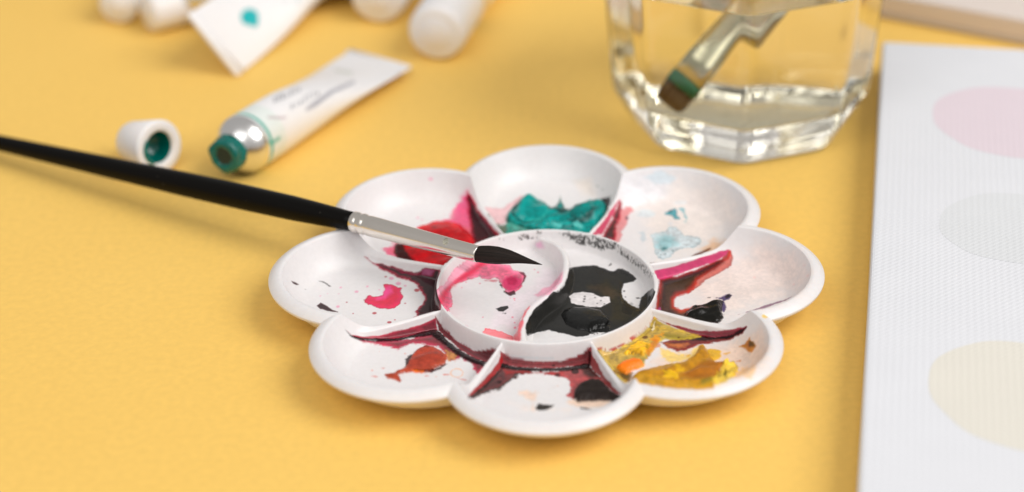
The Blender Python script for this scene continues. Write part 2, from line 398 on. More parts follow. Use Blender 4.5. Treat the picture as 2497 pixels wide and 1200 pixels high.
paint(1, 'U', [(806, 745), (860, 715), (940, 700), (990, 658), (1060, 658), (1120, 700), (1150, 752), (1220, 742), (1300, 772), (1334, 812), (1322, 845), (1250, 868), (1150, 872), (1060, 922), (990, 972), (930, 1002), (880, 985), (832, 935), (848, 880), (832, 820)], (178, 200, 208), .7, edge=(104, 150, 165), ew=1.0, soft=1.2, warp=6, fine=3, core=(186, 206, 214), dcore=8, part='pale_blue_wash', rough=.35, mottle=.25)
paint(1, 'U', [(860, 790), (940, 730), (1060, 760), (1080, 820), (1000, 870), (920, 900), (870, 860)], (130, 186, 194), .6, soft=8, warp=10, fine=6)
spots(1, 'U', [(940, 885, 34)], (10, 138, 140), .75, soft=4, warp=6, fine=4)
spots(1, 'U', [(940, 885, 14), (903, 849, 7), (875, 925, 5), (905, 950, 5), (950, 940, 6), (1030, 905, 10), (900, 975, 5)], (0, 110, 118), .85)
paint(1, 'U', [(942, 512), (1000, 482), (1060, 466), (1072, 500), (1080, 545), (1104, 572), (1040, 578), (1020, 542), (960, 532)], (40, 158, 168), .9, edge=(0, 128, 140), ew=1.2, soft=1, warp=3, part='turquoise_fleck')
paint(1, 'U', [(985, 490), (1030, 482), (1025, 500), (990, 510)], (0, 70, 85), .8, soft=1, warp=2)
paint(1, 'U', [(1092, 470), (1140, 462), (1160, 515), (1178, 570), (1158, 562), (1140, 510), (1118, 485)], (60, 165, 178), .75, soft=1, warp=4)
paint(1, 'U', [(1145, 605), (1175, 590), (1180, 610)], (60, 165, 178), .7, soft=1, warp=2)
paint(1, 'U', [(480, 470), (600, 430), (605, 470), (560, 550), (530, 650), (520, 690), (490, 760), (440, 850), (400, 840), (470, 560)], (214, 120, 122), .75, soft=3, warp=10, fine=4, part='red_wash.blue')
paint(1, 'U', [(476, 360), (500, 410), (498, 480), (475, 560), (445, 680), (425, 800), (270, 800), (330, 680), (400, 560), (450, 440)], (186, 60, 88), .97, core=(84, 30, 34), dcore=10, soft=3, rough=.12, th_=.3, part='burgundy_puddle.blue')
paint(1, 'U', [(470, 372), (440, 450), (380, 590), (290, 740), (190, 740), (330, 560), (430, 415)], (204, 62, 112), .95, soft=2, rough=.15, warp=3)
paint(1, 'U', [(540, 550), (562, 545), (555, 575), (540, 575)], (30, 70, 90), .8, soft=1, warp=1)
paint(1, 'U', [(1340, 890), (1480, 800), (1590, 810), (1560, 865), (1400, 920)], (226, 165, 112), .6, soft=10, warp=12, fine=6)
paint(1, 'U', [(800, 1040), (1000, 1036), (1180, 990), (1300, 925), (1425, 885), (1300, 970), (1150, 1030), (1000, 1060), (830, 1085)], (118, 58, 42), .92, soft=2, warp=4, rough=.2, part='brown_film.blue')
# --- purple well
paint(2, 'V', [(200, 500), (860, 140), (1200, -20), (1620, 100), (1780, 380), (1720, 680), (1300, 860), (900, 980), (600, 980)], (240, 216, 204), .6, soft=25, warp=20, fade=75)  # interreflected light painted as a beige tint over the whole well
paint(2, 'V', [(880, 205), (908, 270), (905, 340), (860, 388), (760, 424), (680, 475), (560, 565), (470, 632), (430, 560), (640, 400), (780, 320), (860, 260)], (196, 96, 74), .85, soft=2, warp=5, edge=(170, 70, 55), core=(205, 105, 90), part='rust_wash.purple')
paint(2, 'V', [(190, 480), (360, 455), (520, 400), (680, 335), (800, 280), (850, 195), (888, 208), (868, 290), (750, 360), (650, 430), (570, 495), (530, 575), (470, 622), (370, 652), (334, 690), (340, 750), (400, 788), (470, 772), (560, 740), (520, 900), (300, 880), (210, 870), (130, 860), (160, 760)], (188, 66, 52), .97, core=(90, 58, 44), dcore=15, soft=3, warp=4, rough=.12, th_=.25, part='dark_puddle.purple', mottle=.3)
paint(2, 'V', [(200, 500), (360, 468), (520, 415), (680, 350), (800, 300), (820, 320), (690, 400), (560, 470), (400, 540), (230, 560)], (62, 36, 34), .85, soft=8)
paint(2, 'V', [(150, 400), (330, 360), (520, 300), (660, 250), (800, 205), (868, 196), (840, 250), (780, 290), (640, 342), (500, 392), (360, 444), (200, 492), (170, 470)], (204, 78, 128), .96, soft=1.6, warp=3, rough=.14, part='magenta_film.purple')
paint(2, 'V', [(200, 760), (210, 850), (150, 860), (140, 820)], (205, 110, 160), .9, soft=2, warp=2)
paint(2, 'V', [(735, 665), (800, 652), (880, 614), (908, 640), (885, 668), (825, 700), (838, 770), (822, 830), (790, 760), (800, 690)], (74, 42, 118), .92, soft=1.5, warp=4, part='violet_smear')
paint(2, 'V', [(420, 880), (450, 800), (540, 742), (680, 702), (740, 680), (790, 668), (820, 690), (800, 750), (818, 850), (750, 915), (600, 930), (480, 920)], (36, 32, 26), 1.0, core=(26, 24, 18), th_=2.0, ramp=6, lump=.9, rough=.22, warp=3, part='black_dab.purple', dy=4)
paint(2, 'V', [(660, 660), (690, 655), (692, 664), (665, 667)], (70, 60, 60), .8, soft=1, warp=1)
paint(2, 'V', [(830, 650), (870, 625), (895, 640), (880, 660), (840, 675)], (28, 20, 26), .9, soft=1.5, warp=2)
paint(2, 'V', [(960, 828), (1170, 762), (1220, 738), (1300, 712), (1400, 690), (1505, 642), (1420, 694), (1300, 738), (1220, 768), (1170, 774)], (132, 66, 116), .75, soft=1.2, warp=1.5, fine=1.5, part='violet_line')
spots(2, 'V', [(1605, 350, 8), (1640, 450, 9), (1505, 535, 6), (1120, 465, 12)], (235, 175, 170), .5, soft=3)
# --- yellow well
paint(3, 'W', [(500, 760), (850, 420), (1600, 300), (1950, 150), (2160, 500), (2080, 760), (1740, 940), (1200, 1000)], (242, 208, 182), .75, soft=25, warp=20, fade=60)
paint(3, 'W', [(850, 490), (1000, 555), (1180, 545), (1275, 450), (1250, 580), (1100, 630), (980, 655), (880, 590)], (242, 206, 122), .85, soft=4, warp=12, fine=5)
paint(3, 'W', [(1640, 810), (1740, 720), (1900, 680), (1850, 760), (1760, 810)], (238, 178, 110), .6, soft=6, warp=16, fine=8)
paint(3, 'W', [(1220, 350), (1450, 362), (1600, 340), (1780, 252), (1745, 318), (1600, 398), (1450, 428), (1250, 455), (1100, 514), (1030, 522), (930, 480), (830, 420), (1000, 390)], (150, 34, 22), .96, core=(120, 14, 16), dcore=8, soft=2, warp=4, rough=.12, th_=.2, part='crimson_puddle.yellow', mottle=.25)
paint(3, 'W', [(870, 425), (1000, 440), (1150, 440), (1040, 490), (940, 470)], (222, 140, 92), .75, soft=5, warp=6)
paint(3, 'W', [(780, 155), (900, 205), (1050, 250), (1250, 296), (1450, 300), (1650, 280), (1780, 250), (1750, 310), (1600, 362), (1450, 374), (1260, 374), (1120, 312), (960, 242), (850, 192)], (156, 62, 88), .96, core=(130, 40, 60), dcore=8, soft=1.6, warp=4, rough=.16, part='magenta_film.yellow', mottle=.25)
paint(3, 'W', [(1080, 385), (1270, 366), (1450, 366), (1620, 340), (1780, 258), (1735, 318), (1590, 388), (1400, 402), (1200, 408)], (34, 10, 12), .95, soft=2.5, warp=3, rough=.1)
paint(3, 'W', [(780, 150), (840, 195), (960, 248), (1150, 318), (1275, 358), (1220, 392), (1050, 402), (900, 392), (820, 430), (740, 560), (680, 640), (650, 700), (520, 740), (470, 900), (380, 830), (300, 720), (200, 610), (100, 530), (130, 490), (300, 520), (420, 470), (560, 390), (700, 260)], (206, 176, 84), .95, core=(184, 156, 66), soft=2.5, warp=4, rough=.12, th_=.35, part='olive_yellow_puddle', mottle=.28)
paint(3, 'W', [(860, 330), (1000, 345), (1200, 372), (1050, 390), (900, 380)], (132, 124, 52), .75, soft=6)
paint(3, 'W', [(745, 300), (775, 200), (795, 190), (780, 290), (760, 310)], (246, 236, 205), .85, soft=2, warp=2)
paint(3, 'W', [(180, 520), (330, 535), (400, 500), (380, 540), (280, 565), (200, 550)], (244, 216, 160), .7, soft=3, warp=3)
paint(3, 'W', [(470, 545), (540, 455), (640, 425), (745, 468), (745, 525), (680, 575), (560, 580)], (226, 172, 44), .97, th_=.9, ramp=4, lump=1.6, rough=.4, warp=9, fine=5, part='yellow_crumb', mottle=.35)
paint(3, 'W', [(740, 360), (880, 345), (890, 370), (800, 410), (740, 400)], (226, 150, 28), .8, soft=2, warp=12, fine=6)
spots(3, 'W', [(680, 375, 26), (1045, 378, 9), (1460, 388, 8)], (110, 62, 30), .85)
paint(3, 'W', [(700, 540), (780, 410), (860, 440), (760, 500), (720, 620), (690, 600)], (200, 122, 46), .7, soft=4, warp=12, fine=6)
paint(3, 'W', [(350, 740), (420, 730), (560, 740), (540, 800), (500, 860), (430, 820)], (150, 118, 20), .9, soft=3, warp=10, fine=6, core=(80, 52, 20), part='dark_olive_film')
paint(3, 'W', [(380, 690), (430, 640), (540, 598), (640, 608), (668, 660), (600, 702), (540, 722), (480, 760), (400, 728)], (246, 146, 48), .98, core=(242, 132, 34), th_=1.5, ramp=4, lump=.6, rough=.3, warp=3, part='orange_dab', dy=4)
OC = [(535, 790), (600, 730), (760, 690), (950, 650), (1110, 620), (1220, 560), (1270, 450), (1310, 425), (1350, 480), (1400, 560), (1440, 620), (1600, 630), (1560, 690), (1480, 750), (1440, 810), (1420, 900), (1250, 915), (1000, 905), (760, 870), (560, 830)]
paint(3, 'W', OC, (206, 158, 40), .99, core=(190, 142, 30), dcore=14, th_=2.0, ramp=5, lump=.6, rough=.28, warp=2, part='ochre_dab', mottle=.18, dy=5)
paint(3, 'W', [(1380, 485), (1480, 505), (1495, 580), (1440, 620), (1390, 600), (1340, 520)], (222, 172, 44), .95, th_=.7, lump=1, rough=.4, warp=8, fine=4, part='yellow_crumb.side')
paint(3, 'W', [(1440, 630), (1600, 640), (1450, 800), (1400, 860), (1150, 850), (1080, 820), (1250, 700)], (170, 120, 40), .85, soft=6, warp=4, dy=4)
paint(3, 'W', [(960, 660), (1060, 650), (1040, 720), (1120, 760), (1040, 800), (980, 740)], (222, 174, 36), .7, soft=4, warp=10, fine=5)
paint(3, 'W', [(870, 800), (940, 790), (1040, 830), (1030, 875), (880, 870)], (232, 182, 36), .95, th_=.8, rough=.4, warp=7, fine=4, part='yellow_crumb.front')
paint(3, 'W', [(1415, 880), (1450, 780), (1560, 670), (1650, 635), (1695, 690), (1625, 815), (1530, 870)], (218, 184, 84), .97, th_=1.2, lump=1.2, rough=.35, warp=7, fine=3, part='pale_yellow_dab', mottle=.3)
paint(3, 'W', [(1530, 800), (1550, 740), (1565, 760), (1550, 840)], (60, 70, 16), .85, soft=2, warp=3)
paint(3, 'W', [(1280, 880), (1420, 840), (1400, 900), (1300, 905)], (120, 130, 24), .6, soft=4)
paint(3, 'W', [(1698, 465), (1760, 425), (1815, 360), (1875, 460), (1810, 545), (1765, 495)], (206, 142, 26), .95, core=(150, 98, 20), soft=1.6, warp=5, th_=.4, part='ochre_fleck')
paint(3, 'W', [(1800, 400), (1850, 420), (1865, 465), (1810, 480)], (92, 78, 24), .8, soft=3)
paint(3, 'W', [(1530, 545), (1600, 532), (1560, 560)], (228, 170, 70), .8, soft=1.5, warp=4)
paint(3, 'W', [(1660, 630), (1725, 605), (1720, 640)], (205, 138, 50), .8, soft=1.5, warp=4)
paint(3, 'W', [(1100, 560), (1180, 552), (1150, 585)], (228, 170, 50), .8, soft=1.5, warp=5)
paint(3, 'W', [(90, 500), (200, 480), (330, 520), (450, 440), (560, 380), (700, 250), (770, 160), (740, 200), (600, 330), (450, 430), (300, 500), (180, 500)], (176, 50, 76), .85, soft=1.5, warp=4, fine=3)
# --- front (black) well
paint(4, 'X', [(960, 640), (1150, 590), (1170, 640), (1130, 760), (1110, 830), (1060, 720)], (240, 204, 178), .7, soft=6, warp=14, fine=5)
paint(4, 'X', [(1520, 715), (1900, 700), (2020, 715), (1850, 800), (1620, 800), (1480, 740)], (240, 204, 176), .8, soft=5, warp=8)
paint(4, 'X', [(700, 720), (1000, 880), (1700, 880), (1900, 780), (1500, 780), (1000, 700)], (240, 218, 204), .7, soft=20, warp=20, fade=50)
paint(4, 'X', [(770, 330), (1000, 370), (1170, 415), (1000, 432), (880, 482), (800, 545), (730, 605), (680, 615), (540, 655), (430, 700), (385, 680), (500, 590), (640, 450), (740, 350)], (150, 60, 62), .96, core=(108, 44, 46), dcore=12, soft=2.6, warp=7, fine=3, rough=.15, th_=.25, part='burgundy_puddle.front', mottle=.35, edge=(64, 52, 44), ew=3)
paint(4, 'X', [(1120, 405), (1400, 385), (1600, 365), (1760, 350), (1860, 440), (1940, 540), (1840, 620), (1700, 660), (1560, 715), (1485, 668), (1535, 580), (1515, 500), (1480, 472), (1300, 452)], (178, 84, 86), .94, core=(164, 70, 72), soft=2, warp=8, fine=3, rough=.16, th_=.2, part='red_wash.front', mottle=.3)
paint(4, 'X', [(780, 385), (1000, 395), (1250, 410), (1450, 410), (1400, 440), (1150, 425), (950, 425), (800, 450)], (172, 48, 44), .75, soft=5, warp=5)
paint(4, 'X', [(1640, 345), (1760, 335), (1870, 470), (1760, 480), (1680, 440)], (58, 36, 26), .9, soft=6, warp=4)
paint(4, 'X', [(740, 190), (850, 250), (1000, 280), (1150, 302), (1300, 302), (1480, 280), (1600, 240), (1700, 180), (1765, 135), (1770, 250), (1740, 340), (1500, 372), (1200, 380), (900, 370), (750, 330)], (158, 62, 72), .96, core=(132, 48, 56), dcore=9, soft=1.6, warp=4, rough=.16, part='red_film.ring', mottle=.3, dy=-4)
paint(4, 'X', [(740, 300), (900, 342), (1130, 358), (1350, 362), (1550, 338), (1750, 300), (1750, 366), (1500, 398), (1200, 402), (900, 388), (735, 360)], (22, 10, 12), .97, soft=2, warp=2, rough=.06, th_=.5, part='black_liquid.front')
paint(4, 'X', [(748, 190), (725, 290), (600, 440), (450, 590), (380, 672), (420, 660), (520, 600), (640, 500), (740, 350), (770, 250)], (168, 44, 48), .95, soft=1.5, warp=3, rough=.16, part='red_film.divider')
paint(4, 'X', [(700, 420), (600, 510), (480, 610), (420, 690), (440, 690), (560, 610), (690, 480), (760, 380)], (62, 50, 46), .9, soft=3, warp=4)
paint(4, 'X', [(1740, 180), (1800, 260), (1900, 430), (2000, 560), (2110, 650), (2060, 665), (1980, 610), (1880, 480), (1790, 390), (1735, 310)], (152, 72, 72), .95, soft=1.6, warp=4, rough=.18, part='rust_film.divider')
paint(4, 'X', [(1735, 160), (1765, 180), (1755, 360), (1730, 360)], (52, 16, 22), .9, soft=2, warp=2)
paint(4, 'X', [(1566, 690), (1578, 600), (1640, 520), (1760, 472), (1860, 478), (1930, 540), (2000, 610), (2105, 664), (2020, 718), (1900, 712), (1740, 722), (1620, 730)], (58, 44, 38), 1.0, core=(48, 36, 31), th_=1.8, ramp=6, lump=.4, rough=.55, warp=2, part='dark_brown_dab', dy=4)
paint(4, 'X', [(1135, 815), (1168, 758), (1220, 772), (1310, 775), (1365, 765), (1300, 812), (1230, 842), (1170, 838)], (58, 52, 46), .98, th_=.5, soft=1.5, warp=2, rough=.5, part='black_fleck.front')
paint(4, 'X', [(1640, 800), (1700, 805), (1785, 832), (1690, 826), (1650, 822)], (82, 66, 52), .9, soft=2, warp=2)
spots(4, 'X', [(1585, 405, 40)], (42, 34, 32), .9, soft=2)
paint(4, 'X', [(1280, 600), (1380, 540), (1400, 560), (1330, 590)], (222, 182, 160), .7, soft=2, warp=10, fine=4)
paint(4, 'X', [(850, 230), (1000, 225), (1350, 240), (1340, 265), (1000, 255), (870, 245)], (196, 218, 224), .6, soft=5, warp=5)
spots(4, 'X', [(730, 525, 24), (1385, 440, 26), (1340, 330, 18)], (48, 34, 36), .8, soft=2)
# --- brown well
paint(5, 'Y', [(640, 325), (900, 345), (1150, 330), (1400, 280), (1560, 250), (1700, 390), (1850, 510), (2170, 640), (2030, 730), (1975, 620), (1850, 552), (1770, 570), (1720, 592), (1600, 425), (1420, 382), (1280, 378), (1180, 410), (1110, 445), (960, 392), (820, 375), (700, 362)], (190, 44, 96), .95, core=(134, 18, 48), dcore=11, soft=2.8, warp=6, fine=2.5, rough=.15, th_=.2, part='magenta_puddle.brown', mottle=.35)
paint(5, 'Y', [(1640, 430), (1740, 470), (1810, 525), (1770, 575), (1700, 590), (1670, 520)], (198, 146, 104), .85, soft=3, warp=10, fine=5, mottle=.3)
paint(5, 'Y', [(476, 180), (560, 270), (680, 288), (880, 285), (960, 265), (1100, 220), (1300, 180), (1450, 120), (1550, 72), (1570, 220), (1400, 270), (1200, 310), (1000, 335), (700, 330), (600, 310)], (186, 44, 88), .96, core=(140, 26, 60), dcore=8, soft=1.6, warp=3, fine=1.0, rough=.15, part='magenta_film.brown', mottle=.3)
paint(5, 'Y', [(1540, 70), (1650, 220), (1800, 365), (1990, 470), (2240, 458), (2310, 490), (2160, 620), (2000, 565), (1850, 475), (1700, 350), (1580, 240)], (150, 44, 64), .96, core=(110, 28, 42), dcore=10, soft=1.6, warp=4, rough=.15, part='magenta_film.ring', mottle=.25, dy=-4)
paint(5, 'Y', [(484, 205), (560, 278), (650, 306), (900, 318), (1100, 312), (1300, 265), (1530, 205), (1600, 240), (1700, 350), (1850, 462), (2000, 548), (2170, 600), (2140, 662), (1950, 600), (1780, 508), (1600, 362), (1500, 288), (1300, 308), (1100, 350), (850, 356), (660, 340), (560, 302)], (24, 8, 12), .97, soft=2, warp=2, rough=.05, th_=.55, part='black_liquid.brown')
paint(5, 'Y', [(945, 718), (1060, 698), (1100, 678), (1190, 640), (1220, 560), (1280, 488), (1330, 428), (1420, 386), (1520, 400), (1620, 448), (1682, 520), (1662, 600), (1560, 652), (1480, 702), (1400, 708), (1300, 692), (1180, 712), (1110, 732), (1155, 790), (1130, 825), (1080, 792), (970, 762)], (184, 98, 66), .99, core=(174, 86, 60), dcore=12, th_=1.3, ramp=6, lump=.5, rough=.3, warp=2, part='brown_dab', mottle=.2, dy=3)
paint(5, 'Y', [(1195, 645), (1200, 555), (1275, 490), (1260, 560), (1225, 630)], (66, 28, 28), .95, soft=2, warp=6, fine=3)
paint(5, 'Y', [(1290, 690), (1420, 715), (1510, 712), (1600, 672), (1700, 600), (1600, 640), (1480, 690), (1400, 700)], (82, 10, 16), .95, soft=2, warp=2, rough=.1)
paint(5, 'Y', [(1270, 695), (1420, 712), (1390, 725), (1290, 712)], (236, 130, 40), .8, soft=2, warp=2)
paint(5, 'Y', [(1420, 400), (1520, 410), (1450, 460), (1390, 440)], (120, 46, 30), .6, soft=4)
for pts in ([(1630, 735), (1660, 728), (1705, 735), (1680, 745), (1640, 745)], [(1770, 765), (1850, 785), (1915, 800), (1900, 810), (1830, 795)], [(1405, 752), (1440, 745), (1475, 752), (1440, 762)], [(895, 660), (940, 655), (965, 662), (930, 668)], [(790, 755), (830, 750), (880, 765), (840, 768)]):
    paint(5, 'Y', pts, (216, 104, 66), .75, soft=1.2, warp=2, fine=1)
spots(5, 'Y', [(1190, 490, 7), (1555, 762, 8), (805, 688, 10), (690, 500, 6), (890, 465, 5)], (225, 130, 100), .6)
_a = np.linspace(0.2, 2*math.pi, 22)
paint(5, 'Y', [(1795 + 78*math.cos(q), 718 + 54*math.sin(q)) for q in _a] + [(1795 + 66*math.cos(q), 718 + 44*math.sin(q)) for q in _a[::-1]], (238, 176, 140), .75, soft=1.2, warp=1.5, fine=1)
# --- pink well
paint(6, 'P', [(1030, 355), (1060, 365), (1130, 425), (1200, 425), (1330, 455), (1440, 500), (1560, 525), (1640, 470), (1800, 480), (1800, 1000), (1740, 990), (1600, 1015), (1485, 1020), (1530, 965), (1560, 960), (1540, 910), (1622, 830), (1634, 780), (1604, 710), (1560, 650), (1480, 596), (1380, 572), (1280, 522), (1180, 472), (1090, 412)], (170, 36, 80), .97, core=(66, 8, 22), dcore=9, soft=2.4, warp=4, fine=2, rough=.10, th_=.35, part='burgundy_puddle.pink')
paint(6, 'P', [(1190, 422), (1290, 448), (1400, 500), (1530, 520), (1620, 475), (1760, 485), (1720, 560), (1550, 552), (1400, 522), (1260, 462)], (134, 34, 70), .85, soft=2, warp=5, rough=.14, part='magenta_film.pink')
paint(6, 'P', [(1600, 500), (1640, 485), (1740, 500), (1700, 545), (1610, 545)], (186, 120, 150), .6, soft=4, warp=4)
paint(6, 'P', [(1010, 790), (1080, 752), (1130, 765), (1210, 740), (1240, 690), (1216, 636), (1290, 628), (1370, 660), (1408, 668), (1395, 710), (1418, 760), (1392, 822), (1330, 872), (1260, 888), (1170, 878), (1090, 848), (1035, 822)], (230, 36, 112), .95, core=(212, 6, 84), dcore=16, edge=(176, 6, 76), ew=1.3, soft=1.2, warp=3, th_=.12, rough=.2, part='pink_blot')
paint(6, 'P', [(1240, 680), (1290, 660), (1310, 720), (1240, 770), (1150, 790), (1220, 740)], (248, 120, 180), .45, soft=6)
for pts in ([(288, 598), (330, 612), (372, 636), (340, 648), (302, 628)], [(406, 668), (462, 688), (430, 692)], [(548, 852), (585, 822), (640, 850), (700, 888), (762, 915), (700, 912), (580, 884)]):
    paint(6, 'P', pts, (96, 20, 38), .95, core=(60, 18, 26), dcore=4, soft=1, warp=2, fine=1, rough=.4, part='maroon_fleck.%d' % pts[0][0])
paint(6, 'P', [(563, 602), (610, 602), (650, 625), (692, 656), (670, 657), (640, 632), (600, 612)], (54, 46, 48), .9, soft=.8, warp=1, fine=.6)
spots(6, 'P', [(1245, 557, 11), (1130, 925, 19), (1282, 1020, 18), (850, 815, 8), (1555, 695, 22), (1440, 828, 8), (1335, 992, 6), (915, 930, 8)], (176, 16, 60), .85, soft=1)
spots(6, 'P', [(1300, 575, 22), (1370, 628, 24), (770, 730, 8), (660, 728, 6), (790, 668, 9), (950, 708, 18), (760, 860, 14), (1180, 690, 8), (1440, 650, 14), (585, 750, 7), (1060, 655, 10)], (232, 130, 165), .6, soft=1.5)
# --- mixing dish
paint('c', 'E', [(1010, 420), (1180, 420), (1150, 540), (1060, 620), (850, 760), (800, 940), (560, 900), (640, 700), (900, 560)], (236, 214, 226), .4, soft=16, warp=10)
paint('c', 'E', [(70, 650), (88, 580), (150, 540), (200, 460), (280, 370), (400, 310), (480, 290), (560, 330), (640, 370), (715, 385), (750, 428), (830, 438), (854, 470), (828, 550), (780, 592), (720, 632), (670, 600), (640, 530), (590, 478), (535, 505), (480, 500), (450, 480), (380, 498), (218, 560), (212, 620), (228, 690), (190, 760), (178, 825), (110, 740)], (238, 142, 164), .88, core=(226, 96, 132), dcore=10, edge=(206, 40, 96), ew=1.1, soft=1.2, warp=5, fine=2.5, part='pink_wash.dish', mottle=.3)
paint('c', 'E', [(200, 460), (280, 372), (400, 315), (470, 310), (380, 390), (250, 500), (130, 610), (80, 660), (100, 590)], (246, 196, 214), .7, soft=5, warp=5)
paint('c', 'E', [(90, 700), (140, 600), (250, 505), (360, 425), (460, 355), (550, 340), (480, 392), (380, 465), (260, 548), (190, 605), (130, 720)], (218, 40, 92), .8, soft=6, warp=4, fine=3)
paint('c', 'E', [(645, 520), (690, 480), (770, 465), (825, 500), (815, 560), (770, 592), (710, 600), (665, 580)], (214, 50, 118), .8, soft=4, warp=3, part='magenta_blot.dish')
paint('c', 'E', [(690, 500), (720, 474), (770, 480), (785, 520), (760, 548), (705, 545)], (176, 18, 92), .75, soft=3, warp=2)
paint('c', 'E', [(625, 515), (640, 530), (665, 590), (705, 615), (752, 595), (768, 628), (722, 640), (665, 608), (632, 545)], (70, 26, 30), .92, soft=1.2, warp=4, fine=2.5, rough=.4)
paint('c', 'E', [(800, 440), (838, 438), (856, 470), (840, 520), (790, 572), (830, 512), (842, 470)], (88, 30, 36), .85, soft=1, warp=2, fine=1.2)
paint('c', 'E', [(480, 500), (530, 508), (600, 500), (640, 510), (580, 520), (510, 515)], (196, 40, 90), .7, soft=1.5, warp=2)
paint('c', 'E', [(596, 752), (640, 732), (702, 722), (708, 745), (662, 778), (620, 772)], (46, 44, 44), .97, soft=1.2, warp=2, fine=1, rough=.35, th_=.12, part='black_spot.dish')
spots('c', 'E', [(678, 791, 7), (660, 789, 4)], (50, 48, 48), .9)
paint('c', 'E', [(466, 980), (510, 922), (600, 942), (742, 988), (748, 1022), (690, 1030), (580, 1004), (500, 992)], (250, 138, 144), .9, edge=(238, 66, 92), ew=1.1, soft=1.2, warp=4, fine=2, part='coral_wash.dish')
paint('c', 'E', [(740, 1000), (785, 940), (815, 830), (885, 720), (840, 840), (812, 940), (812, 1060), (762, 1045)], (228, 62, 92), .8, soft=3, warp=4, fine=2)
paint('c', 'E', [(918, 632), (990, 588), (1060, 568), (1130, 480), (1176, 430), (1160, 530), (1060, 622), (960, 655)], (240, 152, 176), .7, soft=3, warp=5)
paint('c', 'E', [(300, 890), (350, 895), (362, 912), (330, 918)], (242, 140, 160), .7, soft=1.5, warp=3)
paint('c', 'E', [(945, 200), (990, 170), (1015, 225), (965, 230)], (234, 150, 196), .6, soft=6)
spots('c', 'E', [(340, 523, 9), (303, 568, 4), (460, 535, 10), (485, 825, 5), (400, 960, 8), (740, 825, 7), (760, 872, 6), (762, 915, 9), (755, 665, 7), (760, 680, 5), (720, 660, 4), (960, 440, 10), (930, 415, 6)], (232, 90, 130), .65, soft=1.2)
BL = [(1228, 398), (1330, 385), (1440, 378), (1520, 400), (1610, 428), (1660, 398), (1740, 428), (1810, 495), (1780, 520), (1700, 540), (1678, 600), (1696, 670), (1760, 720), (1828, 745), (1850, 660), (1900, 600), (1950, 575), (1990, 640), (1960, 760), (1850, 850), (1700, 930), (1575, 962), (1420, 945), (1400, 985), (1290, 995), (1200, 972), (1060, 938), (950, 950), (866, 985), (852, 930), (868, 850), (930, 755), (1040, 665), (1090, 606), (1140, 600), (1188, 545), (1215, 480), (1222, 410)]
paint('c', 'E', BL, (30, 30, 27), .98, core=(36, 36, 31), dcore=14, soft=1.2, warp=3, fine=1.6, rough=.16, th_=.2, part='black_puddle.dish', mottle=.18)
paint('c', 'E', [(1400, 560), (1550, 520), (1650, 600), (1680, 700), (1760, 750), (1900, 740), (1720, 890), (1580, 860), (1600, 700)], (72, 66, 42), .6, soft=10, warp=10, fine=4)
paint('c', 'E', [(1400, 580), (1460, 540), (1560, 560), (1660, 640), (1600, 660), (1480, 620)], (96, 82, 66), .6, soft=8, warp=6)
paint('c', 'E', [(1680, 720), (1760, 705), (1800, 760), (1750, 800), (1680, 780)], (30, 28, 24), .7, soft=5, warp=6)
paint('c', 'E', [(1232, 655), (1260, 620), (1340, 610), (1430, 624), (1500, 655), (1570, 664), (1578, 700), (1500, 740), (1420, 738), (1300, 722), (1250, 702)], (226, 220, 220), .98, soft=1.2, warp=4, fine=2, rough=.3)
spots('c', 'E', [(1362, 650, 6), (1360, 672, 8), (1355, 694, 7), (1470, 710, 7), (1500, 690, 5), (1450, 660, 5), (1530, 715, 7), (1700, 600, 7), (1710, 650, 5)], (52, 50, 46), .85, warp=3)
paint('c', 'E', [(1800, 655), (1830, 652), (1845, 665), (1815, 668)], (46, 44, 40), .9, soft=1, warp=1)
paint('c', 'E', [(1565, 378), (1590, 358), (1592, 372), (1575, 382)], (46, 44, 40), .9, soft=1, warp=1)
paint('c', 'E', [(1160, 800), (1190, 755), (1260, 730), (1380, 732), (1500, 758), (1560, 806), (1580, 856), (1540, 905), (1430, 935), (1300, 925), (1200, 878)], (40, 40, 40), 1.0, core=(47, 47, 46), dcore=10, th_=1.7, ramp=7, lump=.15, rough=.2, warp=1.5, fine=.8, part='black_dab.dish', mottle=.1, dy=4)
paint('c', 'E', [(1380, 925), (1560, 860), (1600, 880), (1560, 950), (1420, 960)], (22, 22, 20), .9, soft=3, warp=10, fine=6)
paint('c', 'E', [(1115, 92), (1200, 86), (1330, 106), (1480, 135), (1620, 185), (1660, 230), (1500, 240), (1300, 190), (1160, 125)], (48, 44, 40), .92, soft=3, warp=8, fine=3, dry=.38, rough=.6, part='black_dry_smear')
paint('c', 'E', [(1640, 200), (1740, 285), (1850, 370), (1950, 470), (1925, 500), (1800, 380), (1660, 270)], (60, 56, 50), .85, soft=3, warp=6, fine=3, dry=.6, rough=.6)
for x0, y0, x1 in ((800, 140, 960), (815, 122, 900), (940, 100, 985), (640, 165, 680), (610, 155, 640)):
    paint('c', 'E', [(x0, y0), (x1, y0 - 14), (x1 - 6, y0 - 2), (x0 + 30, y0 + 12), (x0 + 4, y0 + 10)], (74, 66, 62), .85, soft=1, warp=5, fine=4, dry=.42)
paint('c', 'E', [(835, 1050), (850, 1035), (870, 1062)], (110, 105, 100), .6, soft=2, warp=4, fine=3)
spots(3, 'Q', [(1866, 771, 7)], (244, 200, 90), .85, soft=2)

